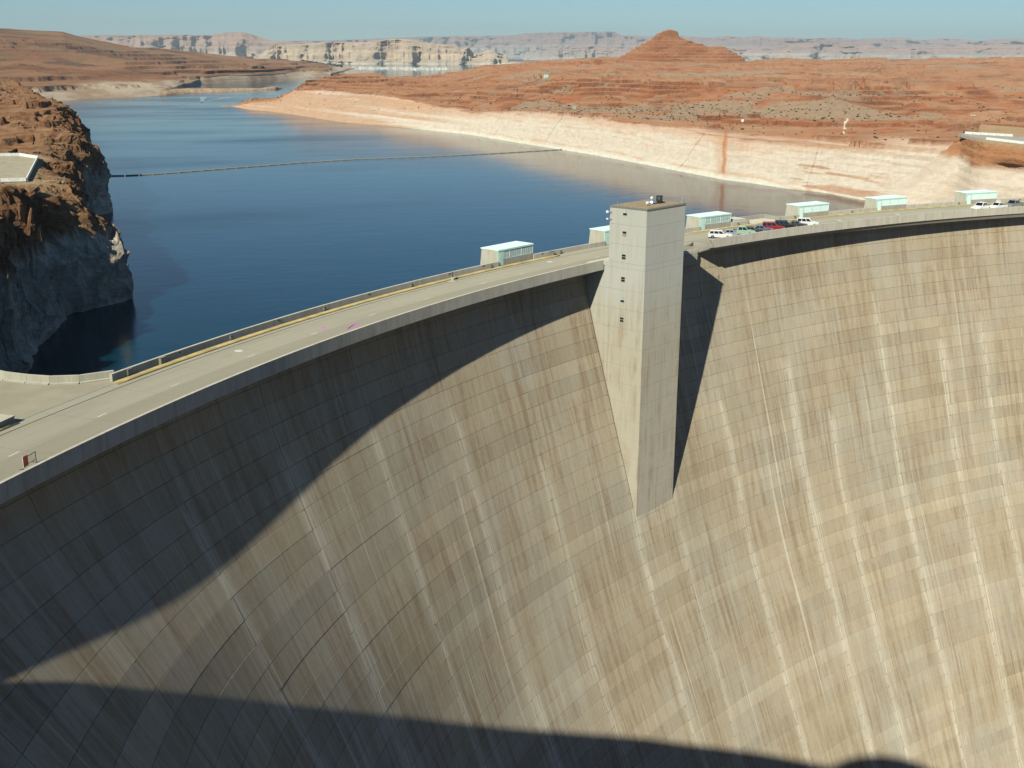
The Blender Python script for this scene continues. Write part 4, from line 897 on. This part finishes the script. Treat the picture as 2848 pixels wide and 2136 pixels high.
# ------------------------------------------------------------------ vehicles
def paintmat(name, c, rough=.3): return plain(name, c, rough, var=.03, spec=.6)
def car(kind, pm, label, r_, t, head, s=1., cat='car', group='cars parked along the downstream parapet'):
    """length along +x (front), built from a side profile"""
    o = empty({'pickup': 'pickup_truck', 'suv': 'parked_suv', 'wagon': 'parked_wagon'}.get(kind, 'parked_car'), at(r_, t), head); o.scale = (s, s, s); tag(o, label, cat, group)
    L, Wd = {'pickup': (5.6, 1.9), 'suv': (4.6, 1.85), 'wagon': (4.7, 1.8), 'sedan': (4.5, 1.75)}[kind]; h = Wd / 2; f = L / 2
    lower = [(-f, .42), (-f + .1, .3), (f - .15, .28), (f, .42), (f - .02, .66), (f - .12, .78)]
    hood = {'pickup': .98, 'suv': .98, 'wagon': .88, 'sedan': .82}[kind]
    cab = {'pickup': [(-.75, 1.02), (-.55, 1.72), (.75, 1.74), (1.45, 1.02)], 'suv': [(-2.22, 1.0), (-2.1, 1.68), (.35, 1.72), (1.05, 1.0)], 'wagon': [(-2.3, .92), (-1.95, 1.5), (.3, 1.52), (1.1, .9)], 'sedan': [(-1.75, .88), (-1.05, 1.36), (.15, 1.38), (1.0, .86)]}[kind]
    if kind == 'pickup': prof = lower + [(1.5, 1.02), (-f, 1.02)]
    elif kind == 'sedan': prof = lower + [(1.05, hood + .04), (-1.75, .9), (-f + .05, .84)]
    else: prof = lower + [(1.1, hood + .03), (-f + .02, hood + .05)]
    def pr(p, y0, y1, ins=0):
        b = MB(); n = len(p); b.v = [(x, y0, z) for x, z in p] + [(x, y1, z) for x, z in p]
        b.f = [tuple(range(n)), tuple(range(2 * n - 1, n - 1, -1))] + [(i, i + n, (i + 1) % n + n, (i + 1) % n) for i in range(n)]; return b
    bd = pr(prof, -h, h).build('body', pm, o)
    # cabin: tapered prism (roof narrower)
    b = MB(); (xa, za), (xb, zb_), (xc, zc), (xd, zd) = cab; hi = h - .16
    b.poly8([(xa, -h + .04, za - .02), (xd, -h + .04, zd - .02), (xd, h - .04, zd - .02), (xa, h - .04, za - .02), (xb, -hi, zb_), (xc, -hi, zc), (xc, hi, zc), (xb, hi, zb_)])
    cb = b.build('cabin', pm, o)
    # glass: windscreen, rear window, side windows
    def lerp(p, q, u): return tuple(p[i] + (q[i] - p[i]) * u for i in range(3))
    def pane(name, c4, off):
        b = MB(); nrm = (Vector(c4[1]) - Vector(c4[0])).cross(Vector(c4[3]) - Vector(c4[0])).normalized() * off
        P4 = [Vector(c) + nrm for c in c4]; b.v = [tuple(p) for p in P4] + [tuple(Vector(c) - nrm) for c in c4]; b.f = [(0, 1, 2, 3), (7, 6, 5, 4), (0, 4, 5, 1), (1, 5, 6, 2), (2, 6, 7, 3), (3, 7, 4, 0)]; b.build(name, M['darkglass'], cb)
    def face(a, bq, c, d, m0, m1, v0, v1): return [lerp(lerp(a, bq, m0), lerp(d, c, m0), v0), lerp(lerp(a, bq, m1), lerp(d, c, m1), v0), lerp(lerp(a, bq, m1), lerp(d, c, m1), v1), lerp(lerp(a, bq, m0), lerp(d, c, m0), v1)]
    V = b.v
    pane('windscreen', face(V[1], V[2], V[6], V[5], .07, .93, .12, .92), .012); pane('rear_window', face(V[3], V[0], V[4], V[7], .08, .92, .15, .88), .012)
    nw = {'pickup': [(.06, .46), (.52, .92)], 'suv': [(.04, .30), (.34, .62), (.66, .93)], 'wagon': [(.05, .3), (.34, .62), (.66, .92)], 'sedan': [(.14, .48), (.53, .88)]}[kind]
    for m0, m1 in nw:
        pane('side_window', face(V[0], V[1], V[5], V[4], m0, m1, .14, .9), .012); pane('side_window', face(V[2], V[3], V[7], V[6], 1 - m1, 1 - m0, .14, .9), .012)
    for sx in (-1, 1):
        for sy in (-1, 1):
            x = sx * L * .31; y = sy * (h - .1); w_ = MB().tube((x, y - .11, .33), (x, y + .11, .33), .34, n=16).build('wheel', M['tyre'], o); MB().tube((x, y + sy * .112, .33), (x, y + sy * .122, .33), .2, n=12).build('rim', M['rim'], w_)
    for sy in (-1, 1): MB().box(f - .16, f - .03, sy * (h - .32) - .16, sy * (h - .32) + .16, .6, .74).build('headlight', M['frame'], o); MB().box(-f - .012, -f + .03, sy * (h - .2) - .1, sy * (h - .2) + .1, .62, .82).build('tail_light', M['red'], o)
    MB().box(f - .1, f + .05, -h + .1, h - .1, .34, .5).build('bumper', M['greybox'], o); MB().box(-f - .06, -f + .05, -h + .1, h - .1, .36, .52).build('bumper', M['greybox'], o)
    if kind == 'pickup': MB().box(-f + .1, -.85, -h + .12, h - .12, 1.0, 1.025).build('cargo_bed', M['darksteel'], o)
    if kind == 'suv' and 'spare' in label: MB().tube((-f - .16, 0, .85), (-f - .0, 0, .85), .33, n=16).build('spare_wheel', M['tyre'], o)
    return o
P_ = {k: paintmat('car_paint_' + k, c) for k, c in (('white', (.72, .73, .72)), ('silver', (.33, .36, .38)), ('mint', (.33, .50, .38)), ('charcoal', (.05, .055, .06)), ('blue', (.12, .15, .20)), ('red', (.30, .02, .03)), ('black', (.02, .022, .024)), ('grey', (.20, .21, .205)), ('green', (.03, .045, .04)))}
def hd(t, deg):    # heading: 0 = along the crest towards the far end, +deg turns towards the downstream parapet
    return -t - R(deg)
row = [('wagon', 'white', 'white station wagon, first of the row of parked cars beside the tower', 265.5, -.3735), ('sedan', 'silver', 'silver-grey saloon parked beside the white station wagon', 265.5, -.3610), ('pickup', 'mint', 'pale mint-green pickup third in the parked row', 265.6, -.3500), ('sedan', 'charcoal', 'dark charcoal saloon right of the mint-green pickup', 265.5, -.3385), ('sedan', 'blue', 'dark blue-grey saloon left of the red vehicle', 265.5, -.3280),
       ('suv', 'red', 'dark red sport utility parked in the middle of the row', 265.6, -.3150), ('suv', 'black', 'black sport utility with a spare wheel, right of the red one', 265.7, -.3010), ('sedan', 'green', 'very dark low saloon between the black utility and the white one', 265.4, -.2895), ('suv', 'white', 'white sport utility with black windows at the right end of the parked row', 265.5, -.2770)]
for kd, cl, lb_, r_, t in row: car(kd, P_[cl], lb_, r_, t, hd(t, 52), .93)
car('pickup', P_['white'], 'large white crew-cab pickup truck at the far right, nose to the left', 265.3, -.0835, hd(-.0835, 180 - 14), 1., 'pickup', 'pickup trucks parked at the far right')
car('pickup', P_['white'], 'smaller white pickup truck just behind the large white one', 265.0, -.0665, hd(-.0665, 180 - 14), .88, 'pickup', 'pickup trucks parked at the far right')
car('pickup', P_['grey'], 'grey pickup truck rightmost at the edge of the picture', 265.6, -.0465, hd(-.0465, 180 - 14), 1., 'pickup', 'pickup trucks parked at the far right')
o = empty('white_bin', at(271.0, -.0435), 0); tag(o, 'small white bin on the road behind the pickups', 'bin'); MB().box(-.35, .35, -.3, .3, 0, .85).build('bin_body', M['white'], o); MB().box(-.38, .38, -.33, .33, .85, .95).build('bin_lid', M['frame'], o)

# ------------------------------------------------------------------ floating boom
bp = np.array([(-201, 626), (-185, 624), (-163, 633), (-127, 652), (-98, 667), (-67, 678), (-26, 682), (20, 693), (61, 706), (66, 708)], float)
cum = np.concatenate([[0], np.cumsum(np.hypot(*np.diff(bp, axis=0).T))]); boom = empty('floating_boom', (-199, 626, LZ)); tag(boom, 'long chain of floating log-like barrier segments strung across the lake', 'boom')
NF = 44; fl = MB(); fl.tube((-2.7, 0, .16), (2.7, 0, .12), .32, n=10).box(-2.75, -2.6, -.12, .12, .0, .5).box(2.6, 2.75, -.12, .12, .0, .5); fme = fl.mesh('float', M['wood'])
for k in range(NF):
    s0 = cum[-1] * k / NF; s1 = cum[-1] * (k + 1) / NF; p = [np.interp(s0, cum, bp[:, i]) for i in (0, 1)]; q = [np.interp(s1, cum, bp[:, i]) for i in (0, 1)]
    o = link('float', fme, boom); mid = ((p[0] + q[0]) / 2 + 199, (p[1] + q[1]) / 2 - 626, 0); o.location = mid; o.rotation_euler = (0, 0, math.atan2(q[1] - p[1], q[0] - p[0])); o.scale = ((s1 - s0) / 6.2, 1, 1)

# ------------------------------------------------------------------ boats
def motor_boat():
    o = empty('motor_boat', (-71, 1482, LZ), -1.78); o.scale = (.7, .7, .7); tag(o, 'small white motor boat crossing the lake ahead of its wake', 'boat')
    b = MB(); b.poly8([(-4, -1.2, -.2), (2.5, -1.0, -.2), (2.5, 1.0, -.2), (-4, 1.2, -.2), (-4.2, -1.5, 1.0), (4.6, -.25, 1.3), (4.6, .25, 1.3), (-4.2, 1.5, 1.0)]); b.build('hull', M['white'], o)
    MB().poly8([(-1.5, -1, 1), (1.6, -.8, 1.1), (1.6, .8, 1.1), (-1.5, 1, 1), (-1.2, -.8, 2), (.9, -.7, 2), (.9, .7, 2), (-1.2, .8, 2)]).build('cabin', M['frame'], o); MB().box(-1.0, .7, -.82, .82, 1.35, 1.75).build('window', M['darkglass'], o)
motor_boat()
fm, n, bq = newmat('wake_foam'); T = NT(n); bq.inputs['Base Color'].default_value = (.55, .62, .66, 1); bq.inputs['Roughness'].default_value = .8
T.set(bq.inputs['Alpha'], T.math('MULTIPLY', T.ramp(T.noise(T.vscale(T.pos(), (.25, .25, 1)), 1, 4), .34, .58), .45))
b = MB(); d = Vector((math.cos(-1.78), math.sin(-1.78), 0)); nn = Vector((-d.y, d.x, 0)); p0 = Vector((-71, 1482, LZ + .05))
for sg in (-1, 1):
    prev = None
    for k in range(13):
        s_ = k * 14.; c = p0 - d * (s_ + 3) + nn * sg * s_ * .10; wd = 1.0 + s_ * .02; a, e = c - nn * wd, c + nn * wd
        i = len(b.v); b.v += [tuple(a), tuple(e)]
        if prev is not None: b.f.append((prev, prev + 1, i + 1, i))
        prev = i
tag(b.build('wake', fm), kind='stuff')
# marina
def houseboat(kind):
    b = MB(); L = (16, 20, 12)[kind]; h = L / 2
    b.poly8([(-h, -2.3, -.2), (h * .8, -2.0, -.2), (h * .8, 2.0, -.2), (-h, 2.3, -.2), (-h, -2.6, 1.1), (h, -1.5, 1.4), (h, 1.5, 1.4), (-h, 2.6, 1.1)])
    b.box(-h * .85, h * .55, -2.2, 2.2, 1.15, 3.6).box(-h * .95, h * .65, -2.5, 2.5, 3.6, 3.8)
    if kind: b.box(-h * .4, h * .2, -1.6, 1.6, 3.8, 5.6).box(-h * .5, h * .3, -1.9, 1.9, 5.6, 5.75)
    return b.mesh('houseboat', M['white'])
hb = [houseboat(k) for k in range(3)]
r2 = random.Random(5)
for k in range(95):
    az = 12.45 + 4.5 * (k + r2.random()) / 95; rr_ = 4750 + r2.choice((0, 90, 180, 300, 420)) + r2.uniform(-20, 20) - 60 * (az - 12)
    a = R(az); o = link('houseboat', hb[r2.randrange(3)]); o.location = (EYE[0] + rr_ * math.sin(a), EYE[1] + rr_ * math.cos(a), LZ); o.rotation_euler = (0, 0, r2.choice((0, .2, 1.6, -.3)) + r2.uniform(-.1, .1)); o.scale = (1.25,) * 3
    tag(o, 'tiny white houseboat among those moored in the distant marina', 'houseboat', 'houseboats moored in the distant marina')
# trees and scrub
b = MB()
for k in range(90):
    az = R(r2.uniform(10.15, 12.0)); rr_ = r2.uniform(4700, 5000); h = r2.uniform(4, 9); x = EYE[0] + rr_ * math.sin(az); y = EYE[1] + rr_ * math.cos(az); zb_ = np.interp(math.degrees(az), [10, 11.1, 12.2], [5, -9, -18])
    b.ball((x, y, zb_ + h * .5), h * .62, 7, 5, (1.2, 1.2, .9))
tag(b.build('marina_grove', M['tree']), kind='stuff')
idx = np.argwhere((RBsm > .25) & (RBr < 1500)); b = MB()
sel = idx[rng.choice(len(idx), min(600, len(idx)), replace=False)]
idx2 = np.argwhere((RBinl > 40) & (RBr < 1700)); sel = np.concatenate([sel, idx2[rng.choice(len(idx2), 1100, replace=False)]])
for i, j in sel:
    p = RBP[i, j] + rng.normal(0, .6, 3) * (1, 1, 0); s_ = rng.uniform(.32, .75); k = len(b.v)
    for q in range(9): b.v.append(tuple(p + rng.normal(0, 1, 3) * (s_ * .8, s_ * .8, s_ * .35) + (0, 0, s_ * .45)))
    for q in range(12): a_ = rng.choice(9, 3, replace=False); b.f.append(tuple(int(k + z) for z in a_))
tag(b.build('desert_scrub', M['bush']), kind='stuff')

# ------------------------------------------------------------------ right-hand pad on the abutment rock
pd = MB(); pts = [(79, 391), (88, 372), (112, 340), (96, 318), (62, 344), (66, 364)]
pd.v = [(x, y, 5.97) for x, y in pts] + [(x, y, 5) for x, y in pts]; n = len(pts); pd.f = [tuple(range(n))[::-1]] + [(i, (i + 1) % n, (i + 1) % n + n, i + n) for i in range(n)]
struct('overlook_pad', pd.mesh('overlook_pad', plain('grey_pad', (.27, .26, .225), .95, var=.1, scale=.3)))
def barrier(p, q, label, z=5.96, h=.75, grp='white barriers round the pad on the right-hand rock'):
    p = Vector((*p, z)); q = Vector((*q, z)); o = empty('barrier', (p + q) / 2, math.atan2((q - p).y, (q - p).x)); hl = (q - p).length / 2 - .12
    tag(o, label, 'barrier', grp); MB().prism([(-hl, 0), (hl, 0), (hl, h), (-hl, h)], -.14, .14).build('rail', M['white'], o); MB().box(-hl, -hl + .3, -.28, .28, 0, .12).build('foot', M['white'], o); MB().box(hl - .3, hl, -.28, .28, 0, .12).build('foot', M['white'], o)
A0, A1 = (80, 389), (86, 373)
for k in range(6): barrier([A0[i] + (A1[i] - A0[i]) * k / 6 for i in (0, 1)], [A0[i] + (A1[i] - A0[i]) * (k + 1) / 6 for i in (0, 1)], ORD[k] + ' white barrier segment from the light pole, along the back edge of the right-hand pad')
A0, A1 = (66.5, 363.5), (63.2, 339)
for k in range(7): barrier([A0[i] + (A1[i] - A0[i]) * k / 7 for i in (0, 1)], [A0[i] + (A1[i] - A0[i]) * (k + 1) / 7 for i in (0, 1)], ORD[k] + ' white barrier segment from the left, along the front edge of the right-hand pad')
o = empty('light_pole', (83, 389.5, 5.9)); tag(o, 'slim grey light pole with two lamp heads at the pad on the right-hand rock', 'light pole')
MB().tube((0, 0, 0), (0, 0, 6.3), .11, .07, 10).build('pole', M['steel'], o); MB().tube((0, 0, 0), (0, 0, .5), .22, n=10).build('base', M['concrete'], o)
for s_ in (-1, 1): MB().tube((0, 0, 6.0), (s_ * .55, -.2, 6.2), .05).build('arm', M['steel'], o); MB().box(s_ * .55 - .25, s_ * .55 + .25, -.4, 0, 6.15, 6.35).build('lamp_head', M['frame'], o)

# ------------------------------------------------------------------ left-hand pad on the cliff
pd = MB(); pts = [(-246, 440), (-223, 438), (-217.6, 425.5), (-218.4, 361.5), (-246, 361.5)]
pd.v = [(x, y, 2.12) for x, y in pts] + [(x, y, 0) for x, y in pts]; n = len(pts); pd.f = [tuple(range(n))] + [(i, i + n, (i + 1) % n + n, (i + 1) % n) for i in range(n)]
struct('cliff_pad', pd.mesh('cliff_pad', M['gravel']))
wl = [(pts[0], pts[1], 'white low wall along the far edge of the pad on the left cliff'), (pts[1], pts[2], 'short angled white wall at the far corner of the left cliff pad'), (pts[2], pts[3], 'low greenish-white wall along the lake side of the left cliff pad'), (pts[3], (-224.2, 361.5), 'white low wall piece at the near right corner of the left cliff pad'), ((-224.4, 361.5), (-246, 361.5), 'white low wall along the near edge of the left cliff pad')]
for p, q, l in wl: barrier(p, q, l, 2.1, .85, 'white walls round the pad on the left cliff')
o = empty('catwalk', (-211.2, 372, .6), 1.5); tag(o, 'small rusty metal catwalk with railings on the edge of the left cliff', 'catwalk')
MB().box(-2.5, 2.5, -1, 1, 0, .15).build('deck', M['box'], o)
for s_ in (-1, 1):
    for x in (-2.4, 0, 2.4): MB().tube((x, s_ * .95, .1), (x, s_ * .95, 1.3), .05).build('post', M['steel'], o)
    MB().tube((-2.4, s_ * .95, 1.25), (2.4, s_ * .95, 1.25), .05).build('rail', M['steel'], o)
# small markers on the far slope
def marker(az, rr_, w_, h, mat, label, name='survey_marker'):
    a = R(az); i = int(np.argmin(np.abs(np.degrees(np.arctan2(RBP[:, 0, 0] - EYE[0], RBP[:, 0, 1] - EYE[1])) - az))); j = int(np.argmin(np.abs(RBr[i] - rr_))); p = RBP[i, j]
    o = empty(name, tuple(p + (0, 0, -.1)), -a); tag(o, label, 'marker'); MB().box(-w_ / 2, w_ / 2, -.12, .12, .5, .5 + h).build('panel', mat, o); MB().tube((0, 0, -.5), (0, 0, .6), .12).build('post', M['steel'], o)
marker(31.15, 668, 1.4, 1.4, M['white'], 'small bright white marker on the slope above the rust-stained wall')
marker(23.1, 770, 2.4, 2.2, M['lightconcrete'], 'pale square board on the red slope above the end of the boom')
marker(21.7, 1050, 4.0, 3.0, M['mint'], 'small green hut-like marker on the gravel flat left of the butte', 'slope_hut')

# ------------------------------------------------------------------ the overlook building behind the camera
vc = empty('visitor_center', (EYE[0] + HD[0] * 15 + LAT[0] * 10.5, EYE[1] + HD[1] * 15 + LAT[1] * 10.5, 28), 0); tag(vc, 'round visitor centre with a shallow dome on the canyon rim, behind the viewpoint', 'building')
def vloc(lat, D, z): p = EYE[:2] + HD * D + LAT * lat; return (p[0] - vc.location[0], p[1] - vc.location[1], z - 28)
b = MB(); b.tube((0, 0, 0), (0, 0, 6.0), 13.0, n=40); b.build('round_hall', M['lightconcrete'], vc)
b = MB(); prev = None
for k in range(8):
    a = k / 7 * math.pi / 2; r_ = 14.2 * math.cos(a) + .01; z = 6.0 + 7.6 * math.sin(a); i = len(b.v)
    for q in range(40): b.v.append((r_ * math.cos(q * math.pi / 20), r_ * math.sin(q * math.pi / 20), z))
    if prev is not None:
        for q in range(40): b.f.append((prev + q, prev + (q + 1) % 40, i + (q + 1) % 40, i + q))
    prev = i
b.build('dome_roof', M['lightconcrete'], vc, True)
q4 = [vloc(3, -.7, 0), vloc(-9, -.7, 0), vloc(-9, 12, 0), vloc(3, 12, 0)]
b = MB(); b.poly8([(x, y, 0) for x, y, _ in q4] + [(x, y, 29.6 - 28) for x, y, _ in q4]); b.build('terrace', M['concrete'], vc)

# ------------------------------------------------------------------ haze: the air between here and the mesas
hz = MB(); hz.box(-12000, 22000, -1500, 24000, -230, 560); hm = bpy.data.materials.new('haze_air'); hm.use_nodes = True; n = hm.node_tree; n.nodes.clear()
ho = n.nodes.new('ShaderNodeOutputMaterial'); hv = n.nodes.new('ShaderNodeVolumePrincipled'); hv.inputs['Color'].default_value = (.70, .89, 1, 1); hv.inputs['Density'].default_value = 4.2e-5; hv.inputs['Anisotropy'].default_value = 0.
n.links.new(hv.outputs[0], ho.inputs['Volume'])
tag(hz.build('haze', hm), kind='stuff')
